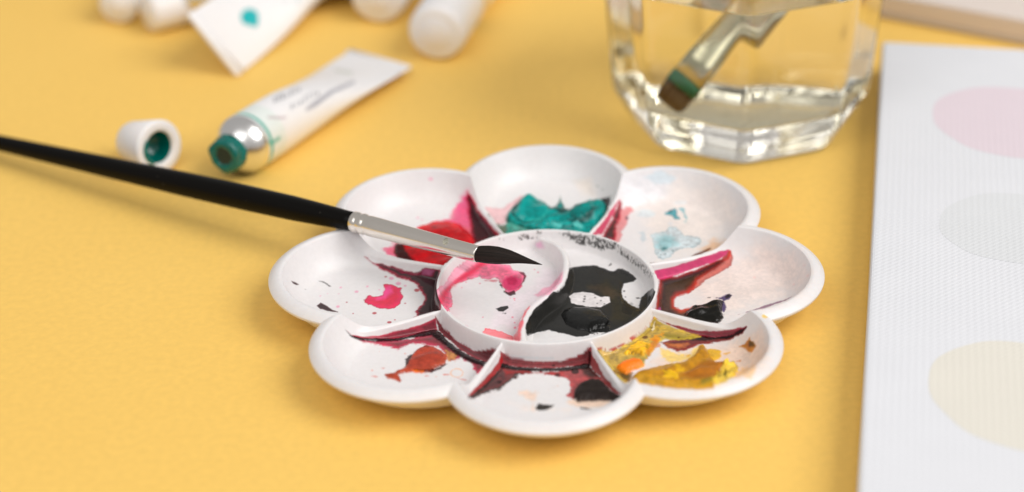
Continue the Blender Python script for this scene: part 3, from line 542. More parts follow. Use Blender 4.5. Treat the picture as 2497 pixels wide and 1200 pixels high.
# --- the lip's outer side and the underside
nrow = len(rows)
def ringrow(inset, z):
    rr = Rc - inset; return np.stack([rr*np.cos(th), rr*np.sin(th), np.full(NTH, z)], -1)
def scaled(f, z, inset=2.6):
    rr = (Rc - inset)*f; return np.stack([rr*np.cos(th), rr*np.sin(th), np.full(NTH, z)], -1)
extra = [ringrow(0, HL-2.3), ringrow(.1, HL-2.75), ringrow(.35, HL-3.05), ringrow(.8, HL-3.2), ringrow(1.4, HL-3.25), ringrow(2.0, HL-3.3), ringrow(2.5, HL-3.5),
         scaled(.982, 8.3), scaled(.965, 6.6), scaled(.945, 4.9), scaled(.915, 3.6), scaled(.87, 2.8), scaled(.80, 2.1), scaled(.72, 1.3), scaled(.64, 0.05), scaled(.3, 0.05), scaled(.02, 0.05)]
G3 = np.concatenate([np.stack([X, Y, Z], -1), np.array(extra)], 0)
ne = len(extra)
COLf = np.concatenate([COL, np.broadcast_to(np.array((0.785, 0.76, 0.76)), (ne, NTH, 3))], 0)
RGHf = np.concatenate([RGH, np.full((ne, NTH), .3)], 0)
OWNf = np.concatenate([OWN, np.zeros((ne, NTH), int)], 0)
M_, K_ = G3.shape[:2]
du = np.roll(G3, -1, 1) - np.roll(G3, 1, 1)
dv = np.gradient(G3, axis=0)
NRM = np.cross(dv, du); NRM[0] = (0, 0, 1)
NRM /= (np.linalg.norm(NRM, axis=-1, keepdims=True) + 1e-12)
if NRM[60, 5, 2] < 0: NRM = -NRM
NRM[0] = (0, 0, 1); NRM[-3:] = (0, 0, -1)
idx = np.arange(M_*K_).reshape(M_, K_)
a = idx[:-1]; b = np.roll(idx, -1, 1)[:-1]; c = np.roll(idx, -1, 1)[1:]; d = idx[1:]
QUADS = np.stack([a, d, c, b], -1)                      # (M-1,K,4)
Rf = np.concatenate([Rg, np.full((ne, NTH), 999.0)], 0)
rq = Rf[:-1]; secq = np.concatenate([SEC, np.broadcast_to(SEC[-1], (ne, NTH))], 0)[:-1]
nqq = np.concatenate([NQ, np.full((ne, NTH), 99.0)], 0)[:-1]; dsq = np.concatenate([DS, np.full((ne, NTH), 99.0)], 0)[:-1]
zq = np.concatenate([Z0, np.zeros((ne, NTH))], 0)[:-1]; eq = np.concatenate([Eg, np.full((ne, NTH), -1.0)], 0)[:-1]
own = OWNf[:-1]
pal_white = attr_mat('white_plastic_with_paint', sss=0.10, spec=.45, bump=.02)
pal_paint = attr_mat('paint_film', spec=.24, bump=.04)
palette = thing('paint_palette', (0, 0, 0), 'white plastic flower-shaped palette with eight petal wells full of smeared paint', 'palette')
Vf = G3.reshape(-1, 3)/1000.0; Nf = NRM.reshape(-1, 3); Cf = COLf.reshape(-1, 3); Rgf = RGHf.ravel()
def palette_piece(name, mask, parent, label=None, mat=None):
    if mask.sum() < 4: return None
    q = QUADS[mask]; u, inv = np.unique(q, return_inverse=True)
    o = mesh_obj(name, Vf[u], inv.reshape(-1, 4), mat or pal_white, parent, attrs={'Col': Cf[u], 'Rough': Rgf[u]}, normals=Nf[u])
    if label: o['label'] = label
    return o
rowi = np.arange(M_-1)[:, None]*np.ones((1, K_), int)
is_under = rowi >= nrow + 6
is_lip = ((rowi >= nrow - 1) & ~is_under) | ((eq < 4.6) & (rq < 900))
is_c = rq < RR - 2.3
is_ring = (rq >= RR - 2.3) & (rq < RR + 0.55)
is_swall = is_c & (dsq < 1.4)
zd_ok = (nqq < 2.2) & (rq >= RR + .55) & ~is_lip & ~is_under
free = own == 0
WN = ['teal', 'blue', 'purple', 'yellow', 'front', 'brown', 'pink', 'red']
WLAB = ['well with thick teal paint', 'well with pale blue washes', 'well with violet-black paint', 'well with ochre and orange paint',
        'well with dark brown paint and peach washes', 'well with a reddish brown dab', 'well with a hot pink blot', 'well with a crimson puddle']
wells = [palette_piece('petal_well', free & (secq == k) & ~is_c & ~is_ring & ~is_lip & ~zd_ok & ~is_under, palette, WLAB[k]) for k in range(8)]
for k in range(8): palette_piece('rim', free & (secq == k) & is_lip, palette)
sec_div = np.floor((TH - math.pi/2 - PHI)/(math.pi/4)).astype(int) % 8
sec_div = np.concatenate([sec_div, np.zeros((ne, NTH), int)], 0)[:-1]
for k in range(8): palette_piece('divider', free & (sec_div == k) & zd_ok, palette)
dish = palette_piece('mixing_dish', free & is_c & ~is_swall, palette, 'round mixing dish with pink and black paint')
palette_piece('curved_divider', free & is_swall, palette, 'white S-shaped wall across the mixing dish')
palette_piece('dish_ring', free & is_ring, palette)
palette_piece('underside', is_under, palette)
for pn, (pid, reg) in PARTS.items():
    base, _, suf = pn.partition('.')
    nice = base.replace('_', ' ')
    palette_piece(base, (own == pid) & ~is_under, dish if reg == 'c' else wells[reg], nice + (' in the mixing dish' if reg == 'c' else ' in the %s well' % WN[reg]), pal_paint)
# ------------------------------------------------------------------ round brush lying across the palette
def unit(v): v = np.asarray(v, float); return v/np.linalg.norm(v)
def sweep(pts, rad, n=48, squash=None, ripple=None):
    """loops of radius rad[i] round the polyline pts"""
    pts = np.asarray(pts, float); L = []
    for i, p in enumerate(pts):
        d = pts[min(i+1, len(pts)-1)] - pts[max(i-1, 0)]
        d, s, t_ = frame(d); a_ = np.linspace(0, 2*np.pi, n, endpoint=False)
        rr = np.full(n, rad[i])
        if ripple is not None: rr = rr*(1 + ripple(i, a_))
        L.append(p + rr[:, None]*(np.cos(a_)[:, None]*s + np.sin(a_)[:, None]*t_*(squash[i] if squash is not None else 1)))
    return L
def black_handle_mat():
    m, nt, p = mat_new('black_lacquer')
    tc = N(nt, 'ShaderNodeTexCoord')
    vo = N(nt, 'ShaderNodeTexVoronoi'); vo.inputs['Scale'].default_value = 420
    nt.links.new(tc.outputs['Object'], vo.inputs['Vector'])
    nz = N(nt, 'ShaderNodeTexNoise'); nz.inputs['Scale'].default_value = 60; nt.links.new(tc.outputs['Object'], nz.inputs['Vector'])
    r1 = N(nt, 'ShaderNodeMapRange'); r1.inputs[1].default_value = .075; r1.inputs[2].default_value = .04; nt.links.new(vo.outputs['Distance'], r1.inputs[0])
    r2 = N(nt, 'ShaderNodeMapRange'); r2.inputs[1].default_value = .52; r2.inputs[2].default_value = .60; nt.links.new(nz.outputs['Fac'], r2.inputs[0])
    mu = N(nt, 'ShaderNodeMath', operation='MULTIPLY'); nt.links.new(r1.outputs[0], mu.inputs[0]); nt.links.new(r2.outputs[0], mu.inputs[1])
    mx = N(nt, 'ShaderNodeMix', data_type='RGBA'); mx.inputs[6].default_value = (.0035, .003, .0026, 1); mx.inputs[7].default_value = (.16, .15, .13, 1)
    nt.links.new(mu.outputs[0], mx.inputs[0]); nt.links.new(mx.outputs[2], p.inputs['Base Color'])
    p.inputs['Roughness'].default_value = .36; p.inputs['Specular IOR Level'].default_value = .10
    return m
def steel_mat(name='brushed_ferrule', col=(.82, .77, .71), rough=.21, dust=True):
    m, nt, p = mat_new(name)
    tc = N(nt, 'ShaderNodeTexCoord')
    nz = N(nt, 'ShaderNodeTexNoise'); nz.inputs['Scale'].default_value = 1400; nz.inputs['Detail'].default_value = 5
    nt.links.new(tc.outputs['Object'], nz.inputs['Vector'])
    r1 = N(nt, 'ShaderNodeMapRange'); r1.inputs[3].default_value = rough-.03; r1.inputs[4].default_value = rough+.05
    nt.links.new(nz.outputs['Fac'], r1.inputs[0]); nt.links.new(r1.outputs[0], p.inputs['Roughness'])
    p.inputs['Metallic'].default_value = 1.0
    if dust:
        vo = N(nt, 'ShaderNodeTexVoronoi'); vo.inputs['Scale'].default_value = 1300; nt.links.new(tc.outputs['Object'], vo.inputs['Vector'])
        r2 = N(nt, 'ShaderNodeMapRange'); r2.inputs[1].default_value = .16; r2.inputs[2].default_value = .08; nt.links.new(vo.outputs['Distance'], r2.inputs[0])
        n2 = N(nt, 'ShaderNodeTexNoise'); n2.inputs['Scale'].default_value = 500; nt.links.new(tc.outputs['Object'], n2.inputs['Vector'])
        r3 = N(nt, 'ShaderNodeMapRange'); r3.inputs[1].default_value = .5; r3.inputs[2].default_value = .62; nt.links.new(n2.outputs['Fac'], r3.inputs[0])
        mu = N(nt, 'ShaderNodeMath', operation='MULTIPLY'); nt.links.new(r2.outputs[0], mu.inputs[0]); nt.links.new(r3.outputs[0], mu.inputs[1])
        mx = N(nt, 'ShaderNodeMix', data_type='RGBA'); mx.inputs[6].default_value = col + (1,); mx.inputs[7].default_value = (.80, .77, .70, 1)
        nt.links.new(mu.outputs[0], mx.inputs[0]); nt.links.new(mx.outputs[2], p.inputs['Base Color'])
    else: p.inputs['Base Color'].default_value = col + (1,)
    return m
M_black = black_handle_mat(); M_steel = steel_mat()
def bristle_mat(name, c0, c1, scale=(60, 60, 60)):
    m, nt, p = mat_new(name)
    a_ = N(nt, 'ShaderNodeAttribute', attribute_name='Strand')
    wv = N(nt, 'ShaderNodeTexNoise'); wv.inputs['Scale'].default_value = 46; wv.noise_dimensions = '1D'; wv.inputs['Detail'].default_value = 4
    nt.links.new(a_.outputs['Fac'], wv.inputs['W'])
    mx = N(nt, 'ShaderNodeMix', data_type='RGBA'); mx.inputs[6].default_value = c0 + (1,); mx.inputs[7].default_value = c1 + (1,)
    mr = N(nt, 'ShaderNodeMapRange'); mr.inputs[1].default_value = .35; mr.inputs[2].default_value = .7
    nt.links.new(wv.outputs['Fac'], mr.inputs[0]); nt.links.new(mr.outputs[0], mx.inputs[0])
    nt.links.new(mx.outputs[2], p.inputs['Base Color'])
    b = N(nt, 'ShaderNodeBump'); b.inputs['Strength'].default_value = .5; b.inputs['Distance'].default_value = .0002
    nt.links.new(wv.outputs['Fac'], b.inputs['Height']); nt.links.new(b.outputs[0], p.inputs['Normal'])
    p.inputs['Roughness'].default_value = .45; p.inputs['Specular IOR Level'].default_value = .15
    return m
B_L = G(0, 349, .0066); B_F = G(862, 540.5, .0163); B_N = G(1168, 620.5, .0186); B_T = G(1322, 645.5, .0194)
hd = unit(B_F - B_L); B_END = B_F - hd*0.203
brush = thing('round_brush', (B_F[0], B_F[1], 0), 'slim black-handled round brush with silver ferrule lying across the palette', 'paintbrush')
nn = 48; tt = np.linspace(0, 1, nn)
hp = [B_END + (B_F + hd*.002 - B_END)*q for q in tt]
hr = np.interp((1 - tt)*.205, [0, .004, .010, .025, .045, .070, .134, .18, .200, .2035, .205], [.0030, .00305, .0034, .0040, .0042, .0041, .0031, .0023, .0019, .0013, .0004])
zmin = min(p[2] - r for p, r in zip(hp, hr))
if zmin < 0.0003:                                     # the far end rests on the table
    for i, p in enumerate(hp):
        lift = max(0, hr[i] + .0003 - p[2]); hp[i] = p + np.array([0, 0, lift])
V, F = loft(sweep(hp, hr), cap0=True, cap1=True)
set_parent(mesh_obj('handle', V, F, M_black), brush)
fd = unit(B_N - B_F); fl = np.linalg.norm(B_N - B_F)
fp, fr = [], []
for s_, r_ in [(0, .00305), (.0002, .0033), (.0016, .00335), (.0021, .00318), (.0026, .0031), (.0031, .00318), (.0036, .00336), (.0044, .00336), (.0050, .00318), (.0055, .0031), (.006, .00318), (.0066, .00328),
               (.010, .00325), (.02, .00305), (.03, .00285), (fl-.0012, .00262), (fl-.0004, .00258), (fl, .0025), (fl-.0006, .0023)]:
    fp.append(B_F + fd*s_); fr.append(r_)
V, F = loft([(lp) for lp in lathe([(q, r) for q, r in zip([0, .0002, .0016, .0021, .0026, .0031, .0036, .0044, .0050, .0055, .006, .0066, .010, .02, .03, fl-.0012, fl-.0004, fl, fl-.0006], fr)], B_F, fd, 64)])
fer = set_parent(mesh_obj('ferrule', V, F, M_steel), brush)
# bristles: belly, then a fine point bent a little down
bd = unit(B_T - B_N); bl = np.linalg.norm(B_T - B_N)
nb = 46; tb = np.linspace(0, 1, nb)
_, bs, bt = frame(bd)
bp = [B_N - fd*.0008 + (B_T - B_N + fd*.0008)*q + bt*(.0008*math.sin(q*math.pi)**1.2 - .0) for q in tb]
br = np.interp(tb, [0, .06, .18, .32, .5, .68, .82, .93, 1.0], [.00235, .00258, .00275, .00268, .0021, .00128, .00072, .00036, .00006])
sr = np.random.default_rng(3); ph = sr.random(40)*6.28; fq = sr.integers(9, 60, 40); am = sr.random(40)
def rip(i, a_):
    w = sum(am[k]*np.sin(fq[k]*a_ + ph[k]) for k in range(40))/8
    return .03*w*(1 + 1.2*tb[i])
V, F = loft(sweep(bp, br, 192, ripple=rip), cap0=True, cap1=True)
st = np.tile(np.arange(192)/192.0, nb)
M_br = bristle_mat('dark_hair', (.008, .006, .005), (.032, .022, .018))
tuft = set_parent(mesh_obj('bristles', V, F, M_br, attrs={'Strand': st}), brush)
for k in range(3):                                    # stray hairs
    a0 = sr.random()*6.28
    base = B_N + bd*(.001 + .002*k) + .0024*(math.cos(a0)*bs + abs(math.sin(a0))*bt)
    hpth = [base + (bd*.0025 + bt*.0009*(k == 0))*q for q in np.linspace(0, 1, 6)]
    V, F = loft(sweep(hpth, np.linspace(.00009, .00002, 6), 6), cap0=True, cap1=True)
    set_parent(mesh_obj('stray_hair', V, F, M_br, attrs={'Strand': np.zeros(len(V))}), brush)
# glass-clear drop on the ferrule
def glass_mat(name, col=(1, 1, 1), ior=1.45, rough=0.0):
    m = bpy.data.materials.new(name); m.use_nodes = True; nt = m.node_tree; nt.nodes.clear()
    g = N(nt, 'ShaderNodeBsdfGlass'); g.inputs['Color'].default_value = col + (1,); g.inputs['IOR'].default_value = ior; g.inputs['Roughness'].default_value = rough
    tc = N(nt, 'ShaderNodeTexCoord'); nz = N(nt, 'ShaderNodeTexNoise'); nz.inputs['Scale'].default_value = 28; nz.inputs['Detail'].default_value = 1
    nt.links.new(tc.outputs['Object'], nz.inputs['Vector'])
    b = N(nt, 'ShaderNodeBump'); b.inputs['Strength'].default_value = .06; b.inputs['Distance'].default_value = .004
    nt.links.new(nz.outputs['Fac'], b.inputs['Height']); nt.links.new(b.outputs[0], g.inputs['Normal'])
    o = N(nt, 'ShaderNodeOutputMaterial'); nt.links.new(g.outputs[0], o.inputs[0])
    return m
M_drop = glass_mat('water_drop_clear', (.97, .98, .92), 1.33)
q_ = 0.765; cpt = B_F + fd*fl*q_
nrm = unit(unit(cam_pos - cpt)*.75 + np.array([0, 0, .6])); nrm = unit(nrm - fd*(nrm @ fd))
sd_ = np.cross(nrm, fd); ctr = cpt + nrm*.0029
bm = bmesh.new(); bmesh.ops.create_uvsphere(bm, u_segments=20, v_segments=12, radius=1)
for v in bm.verts:
    x_, y_, z_ = v.co; w_ = 1 - .35*max(0, y_)
    v.co = Vector(ctr + fd*.00085*x_*w_ + sd_*.0012*y_ + nrm*.00055*z_)
me = bpy.data.meshes.new('water_drop'); bm.to_mesh(me); bm.free(); me.materials.append(M_drop)
for p_ in me.polygons: p_.use_smooth = True
wd = bpy.data.objects.new('water_drop', me); C.objects.link(wd)
tag(wd, 'tiny clear water drop clinging to the silver ferrule', 'water drop')

# ------------------------------------------------------------------ paint tubes
WHITE = (.86, .845, .85); TEAL = lin((0, 118, 108)); SILV = (.78, .77, .76)
M_tube = attr_mat('white_tube_foil', rough=.34, metal=None, bump=.05, bscale=500)
M_capw = simple('white_cap_plastic', (.84, .815, .81), .38, noise=.02, sss=.15)
M_silver = steel_mat('tube_neck_metal', (.86, .85, .84), .24, dust=False)
M_tealw = simple('wet_teal_paint', tuple(TEAL*.8), .12, noise=.3, nscale=260, bump=.3, bscale=500)
M_dark = simple('dark_tube_mouth', (.01, .03, .028), .4)
def tube_body(name, o, d, length, r, crimp_w=None, mid=None, crimp_roll=0.0, n=112, m=130, sag=0.0, wr=0.00025, s0=0.0, marks=(), band=None, parent=None, crimp_at=None, flatten=1.0):
    """round at o (shoulder end), flattened to a crimp at o + d*length"""
    o = np.asarray(o, float); d, s, t_ = frame(d)
    cw = crimp_w or math.pi*r*.97
    loops = []; S = np.linspace(0, 1, m); A = np.linspace(0, 2*np.pi, n, endpoint=False)
    e_c = o + d*length if crimp_at is None else np.asarray(crimp_at, float)
    cr_s = math.cos(crimp_roll)*s + math.sin(crimp_roll)*t_; cr_t = math.cos(crimp_roll)*t_ - math.sin(crimp_roll)*s
    for S_ in S:
        w = smooth(0.05, 0.97, S_)**flatten
        half_w = r*(1-w) + cw/2*w
        half_h = r*(1-w)**1.0 + .0007*w
        # superellipse cross-section
        c_, s_ = np.cos(A), np.sin(A)
        ex = 2.0/(2.0)
        xs = np.sign(c_)*np.abs(c_)**ex*half_w; ys = np.sign(s_)*np.abs(s_)**ex*half_h
        ph_ = w
        ss = unit(s*(1-ph_) + cr_s*ph_); tt_ = unit(np.cross(ss, d)); tt_ = tt_ if tt_ @ t_ > 0 or abs(crimp_roll) > 1 else -tt_
        cen = o*(1-S_) + e_c*S_
        nz = (fbm(A*2.2 + 3, np.full(n, S_*7.0) + 4, 3))*wr*math.sin(min(1, S_*1.2)*math.pi)*2
        L_ = cen + (xs)[:, None]*ss + (ys + nz*(np.abs(s_)**.5)*np.sign(s_))[:, None]*tt_
        loops.append(L_)
    V = np.concatenate(loops)
    col = np.empty((len(V), 3)); col[:] = WHITE
    met = np.zeros(len(V))
    Sv = np.repeat(S, n); Av = np.tile(A, m)
    if band is not None:
        for (a0, a1, c_) in band:
            k_ = (Sv*length > a0) & (Sv*length < a1); col[k_] = c_
    uv = project(V)
    Vn = V.reshape(m, n, 3); nr = np.cross(np.gradient(Vn, axis=0), np.roll(Vn, -1, 1) - np.roll(Vn, 1, 1)).reshape(-1, 3)
    cen_all = np.repeat(np.array([o*(1-q) + e_c*q for q in S]), n, 0)
    sgn = np.sign(((V - cen_all)*nr).sum(1)); nr = nr*sgn[:, None]
    vis = ((cam_pos - V)*nr).sum(1) > 0
    for poly, c_, al in marks:
        sdv = poly_sdf(uv[:, 0], uv[:, 1], poly); w_ = (smooth(-1.0, 1.0, sdv)*vis*al)[:, None]
        col = col*(1-w_) + np.asarray(c_)*w_
    _, F = loft(loops, cap0=False, cap1=True)
    ob = mesh_obj(name, V, F, M_tube, attrs={'Col': col, 'Metal': met})
    return ob, loops
def flat_crimp(parent, e, d, s, w, h=.0055, th_=.0016, col=WHITE):
    """folded end strip"""
    d = unit(d); s = unit(s); n_ = np.cross(s, d)
    vs = []
    for k in (-1, 1):
        for j in (-1, 1):
            for q in (0, 1): vs.append(e + s*k*w/2 + n_*j*th_/2 + d*(q*h))
    bm = bmesh.new(); bv = [bm.verts.new(v) for v in vs]
    bmesh.ops.convex_hull(bm, input=bv)
    bmesh.ops.bevel(bm, geom=bm.edges[:], offset=.0004, segments=2, affect='EDGES', profile=.5)
    me = bpy.data.meshes.new('crimp'); bm.to_mesh(me); bm.free()
    co = np.zeros(len(me.vertices)*3); 
    at = me.color_attributes.new('Col', 'FLOAT_COLOR', 'POINT'); at.data.foreach_set('color', np.tile(np.r_[np.asarray(col), 1], len(me.vertices)).astype(np.float32))
    me.materials.append(M_tube)
    for p_ in me.polygons: p_.use_smooth = True
    o = bpy.data.objects.new('crimp', me); C.objects.link(o); return set_parent(o, parent)

# the open tube
r_t = .0103
T_S = G(596, 350, r_t)                       # centre of the shoulder's back edge
T_E = G(917, 150, .0042)                     # middle of the crimp
td = unit(T_E - T_S); tl = np.linalg.norm(T_E - T_S)
open_tube = thing('paint_tube', (T_S[0], T_S[1], 0), 'open white paint tube with silver shoulder and teal-smeared mouth, cap off', 'paint tube')
marks = []
mr_ = random.Random(5)
def mpt(x, y): return (200 + x/2.401, y/2.401)
for (x0, y0, x1, y1, hgt, cnt) in ((1118, 606, 1285, 536, 42, 7), (1218, 646, 1395, 552, 42, 7)):
    for k in range(cnt):
        f0 = (k + .12)/cnt; f1 = (k + .82)/cnt
        xa, ya, xb, yb = x0 + (x1-x0)*f0, y0 + (y1-y0)*f0, x0 + (x1-x0)*f1, y0 + (y1-y0)*f1
        hh = hgt*mr_.uniform(.55, 1)
        marks.append(([mpt(xa, ya), mpt(xb, yb), mpt(xb - 4, yb - hh*.5), mpt(xb, yb - hh), mpt(xa, ya - hh)], (.30, .30, .33), mr_.uniform(.6, .95)))
marks.append(([mpt(1300, 646), mpt(1340, 606), mpt(1450, 530), mpt(1590, 470), mpt(1600, 486), mpt(1470, 548), mpt(1370, 625), mpt(1320, 650)], (.24, .24, .30), .7))
marks.append(([mpt(1470, 398), mpt(1585, 420), mpt(1580, 440), mpt(1480, 418)], (.62, .64, .58), .8))
marks.append(([mpt(1080, 680), mpt(1210, 684), mpt(1180, 698), mpt(1090, 694)], (.42, .30, .32), .7))
tg = tuple(lin((40, 165, 148)))
marks.append(([mpt(1062, 840), mpt(1160, 795), mpt(1165, 822), mpt(1075, 868)], tg, .65))
body, bl_ = tube_body('body', T_S, td, tl, r_t, crimp_w=.0285, crimp_at=T_E, marks=marks,
                      band=[(0, .0009, tuple(lin((225, 228, 226)))), (.0009, .0021, tg), (.0021, .0105, tuple(lin((226, 232, 228))))], flatten=1.35)
set_parent(body, open_tube)
cs = unit(G(1012, 182, .0042) - G(822, 128, .0042))
flat_crimp(open_tube, T_E - td*.001, td, cs, .0290, .0045)
prof = [(0.0003, r_t*1.0), (-.0012, r_t*.995), (-.003, r_t*.95), (-.005, r_t*.84), (-.0068, r_t*.68), (-.0076, r_t*.60)]
V, F = loft(lathe(prof, T_S, td, 72)); set_parent(mesh_obj('shoulder', V, F, M_silver), open_tube)
prof = [(-.0070, .0061), (-.0082, .0060), (-.0090, .0064), (-.0098, .0059), (-.0106, .0063), (-.0114, .0058), (-.0124, .0060), (-.0130, .0052), (-.0130, .0036), (-.0122, .0029), (-.0090, .0026)]
lo_ = lathe(prof, T_S, td, 72)
for i, l in enumerate(lo_):
    a_ = np.linspace(0, 2*np.pi, 72, endpoint=False)
    cen = T_S + td*prof[i][0]
    lo_[i] = cen + (l - cen)*(1 + .05*np.sin(3*a_ + i*.9) + .03*np.sin(7*a_ + i))[:, None]
V, F = loft(lo_, cap1=True); nk = set_parent(mesh_obj('neck', V, F, M_tealw), open_tube); nk['label'] = 'threaded neck smeared with wet teal paint'
V, F = loft(lathe([(-.0124, .0033), (-.0123, .0001)], T_S, td, 40)); set_parent(mesh_obj('mouth', V, F, M_dark), open_tube)

# its cap
cap_r = .0096; c_az = math.radians(-42); c_tl = math.radians(9.5)
c_dir = unit([math.cos(c_az)*math.cos(c_tl), math.sin(c_az)*math.cos(c_tl), math.sin(c_tl)])
c_face = G(390, 360, cap_r*math.cos(c_tl) + .0003)
capo = thing('tube_cap', (c_face[0], c_face[1], 0), 'loose white screw cap on its side, teal paint inside, beside the open tube', 'cap')
prof = [(-.0165, .0001), (-.0165, .0058), (-.0160, .0067), (-.0150, .0071), (-.0010, cap_r), (-.0002, cap_r-.0004), (0, cap_r-.0009), (0, .0064), (-.0003, .0058), (-.0012, .0056)]
V, F = loft(lathe(prof, c_face, c_dir, 72)); set_parent(mesh_obj('shell', V, F, M_capw), capo)
lo_ = lathe([(-.0009, .00575), (-.003, .0054), (-.0042, .0055), (-.006, .0050), (-.0075, .0046), (-.0080, .0001)], c_face, c_dir, 60)
V, F = loft(lo_); ip = set_parent(mesh_obj('paint_residue', V, F, M_tealw), capo); ip['label'] = 'teal paint lining the cap'
lo_ = []
_, s_, t2_ = frame(c_dir)
for q in np.linspace(0, 1, 8):
    a_ = np.linspace(-.9, .75, 14); rr = .0055 + (.0016*q)*(1 - (a_/1.0)**2*.6)
    lo_.append(c_face + c_dir*(.0001 + .0003*math.sin(q*math.pi)) + rr[:, None]*(np.cos(a_)[:, None]*s_ + np.sin(a_)[:, None]*t2_))
V, F = loft(lo_, close_u=False); set_parent(mesh_obj('paint_smear', V, F, M_tealw), capo)

# capped tubes at the back
def capped_tube(face_px, far_px, r, label, band=None, cap_len=.032, length=.085, group=None, zoff=0.0, cap_in=True):
    f0 = G(face_px[0], face_px[1], r + zoff); far = G(far_px[0], far_px[1], r + zoff)
    d_ = unit(far - f0)
    t0 = thing('capped_paint_tube', (f0[0], f0[1], 0), label, 'paint tube', group)
    pr = [(.0, .0001), (.0, r*.72), (.0003, r*.84), (.0011, r*.94), (.0024, r*.985), (.004, r), (cap_len-.0006, r*1.01), (cap_len, r*.98), (cap_len, r*.6)]
    V, F = loft(lathe(pr, f0, d_, 64)); set_parent(mesh_obj('cap', V, F, M_capw), t0)
    if cap_in:
        V, F = loft(lathe([(-.0003, .0001), (-.0003, r*.60), (.0001, r*.63)], f0, d_, 48)); set_parent(mesh_obj('cap_disc', V, F, M_capw), t0)
    V, F = loft(lathe([(cap_len+.0002, r*.55), (cap_len+.002, r*.62), (cap_len+.006, r*.95), (cap_len+.0072, r)], f0, d_, 64)); set_parent(mesh_obj('shoulder', V, F, M_silver), t0)
    bo = f0 + d_*(cap_len + .0072)
    ob, _ = tube_body('body', bo, d_, length, r, band=band, crimp_at=bo + d_*length - np.array([0, 0, r*.55]))
    set_parent(ob, t0)
    return t0
capped_tube((1062, 84), (1150, -55), .0112, 'white round tube cap pointing at the flat end of the open tube')
capped_tube((918, -4), (1012, -130), .0112, 'white round tube cap between the teal-drop tube and the cap aimed at the open tube')
capped_tube((286, 16), (372, -106), .0080, 'white tube with a ringed cap end, behind the tube standing on its crimp')
capped_tube((356, 30), (520, -12), .0084, 'white tube with a dark mark, its side running under the tube with a teal drop')
# tube with a teal drop, standing on one corner of its crimp
K1 = G(592, 176, .0006); K2 = G(470, 26, .0235)
kc = (K1 + K2)/2; kw = np.linalg.norm(K2 - K1)
K_S = G(770, -70, .0110); kd = unit(kc - K_S)
drop_tube = thing('paint_tube', (K1[0], K1[1], 0), 'white paint tube with printed teal drop, flat end tilted up on one corner', 'paint tube')
_, s_, t2_ = frame(kd); kv = unit(K2 - K1); roll = math.atan2(kv @ t2_, kv @ s_)
if roll > math.pi/2: roll -= math.pi
if roll < -math.pi/2: roll += math.pi
marks = [([(583 + 1.4*x, 18 + y*1.4) for x, y in [(2, 16), (6, 6), (16, 2), (28, 4), (34, 12), (34, 22), (33, 34), (28, 35), (20, 32), (10, 30), (4, 24)]], tuple(lin((0, 176, 180))), 1.0),
         ([(690, 3), (700, -6), (706, 4), (698, 14)], (.45, .55, .6), .5), ([(722, -6), (732, -10), (728, 8), (720, 12)], (.25, .45, .5), .6)]
ob, _ = tube_body('body', K_S, kd, np.linalg.norm(kc - K_S), .0110, crimp_w=kw*.98, crimp_at=kc, crimp_roll=roll, marks=marks, flatten=.7)
set_parent(ob, drop_tube)
flat_crimp(drop_tube, kc - kd*.0008, kd, K2 - K1, kw, .0050, .0018)
V, F = loft(lathe([(0, .0110), (-.002, .0105), (-.006, .0072), (-.007, .006), (-.007, .0085), (-.022, .0085), (-.022, .0001)], K_S, kd, 48))
set_parent(mesh_obj('cap', V, F, M_capw), drop_tube)
# tube with an orange stripe lying behind it
oran = tuple(lin((205, 95, 40)))
f0 = G(498, -14, .012); far = G(760, -58, .012); od = unit(far - f0)
ot = thing('paint_tube', (f0[0], f0[1], 0), 'white paint tube with an orange stripe, behind the tube with the teal drop', 'paint tube')
ob, _ = tube_body('body', f0, od, .08, .0095, band=[(.002, .006, oran)], crimp_at=f0 + od*.08 - np.array([0, 0, .004])); set_parent(ob, ot)
V, F = loft(lathe([(0.0003, .0095), (-.002, .0092), (-.006, .006), (-.008, .0055), (-.008, .0001)], f0, od, 48)); set_parent(mesh_obj('shoulder', V, F, M_silver), ot)
# ------------------------------------------------------------------ tumbler of water with a flat brush
def octo(rv, corner=.0045, per=6, rot=0.0, n=8):
    """octagon with vertex radius rv and rounded corners; a vertex faces the camera"""
    pts = []
    for k in range(n):
        a0 = -math.pi/2 + rot + k*2*math.pi/n
        v = np.array([math.cos(a0), math.sin(a0)])*rv
        pa = np.array([math.cos(a0 - 2*math.pi/n), math.sin(a0 - 2*math.pi/n)])*rv; pb = np.array([math.cos(a0 + 2*math.pi/n), math.sin(a0 + 2*math.pi/n)])*rv
        da = unit(pa - v); db = unit(pb - v)
        c_ = min(corner, rv*.35)
        p0 = v + da*c_; p2 = v + db*c_
        pts.append(v + da*c_*1.35)
        for q in np.linspace(0, 1, per): pts.append((1-q)**2*p0 + 2*q*(1-q)*v + q*q*p2)
        pts.append(v + db*c_*1.35)
    return np.array(pts)
GB = G(1818, 405, 0.0)                                  # front vertex of the base on the table
GC = np.array([GB[0] + .0012, GB[1] + .0405, 0])
GROT = math.radians(-3)
def gl(rv, z, corner=.0045): 
    o2 = octo(rv, corner, rot=GROT); return np.concatenate([o2 + GC[:2], np.full((len(o2), 1), z)], 1)
GH = .084
outer = [(.0005, .0004), (.037, .0004), (.0398, .0005), (.0408, .0010), (.0422, .0030), (.0452, .0085), (.0462, .0105), (.0468, .0130), (.0480, .030), (.0508, .060), (.0530, GH-.001)]
inner = [(.0522, GH), (.0507, GH-.001), (.0474, .060), (.0445, .030), (.0434, .020), (.0428, .0165), (.0415, .0148), (.0385, .0142), (.0005, .0140)]
zw = .0600
k_ = [i for i, q in enumerate(inner) if q[1] == zw][0]
V, F = loft([gl(r, z, .0035) for r, z in outer + inner[:k_+1]], cap0=True)
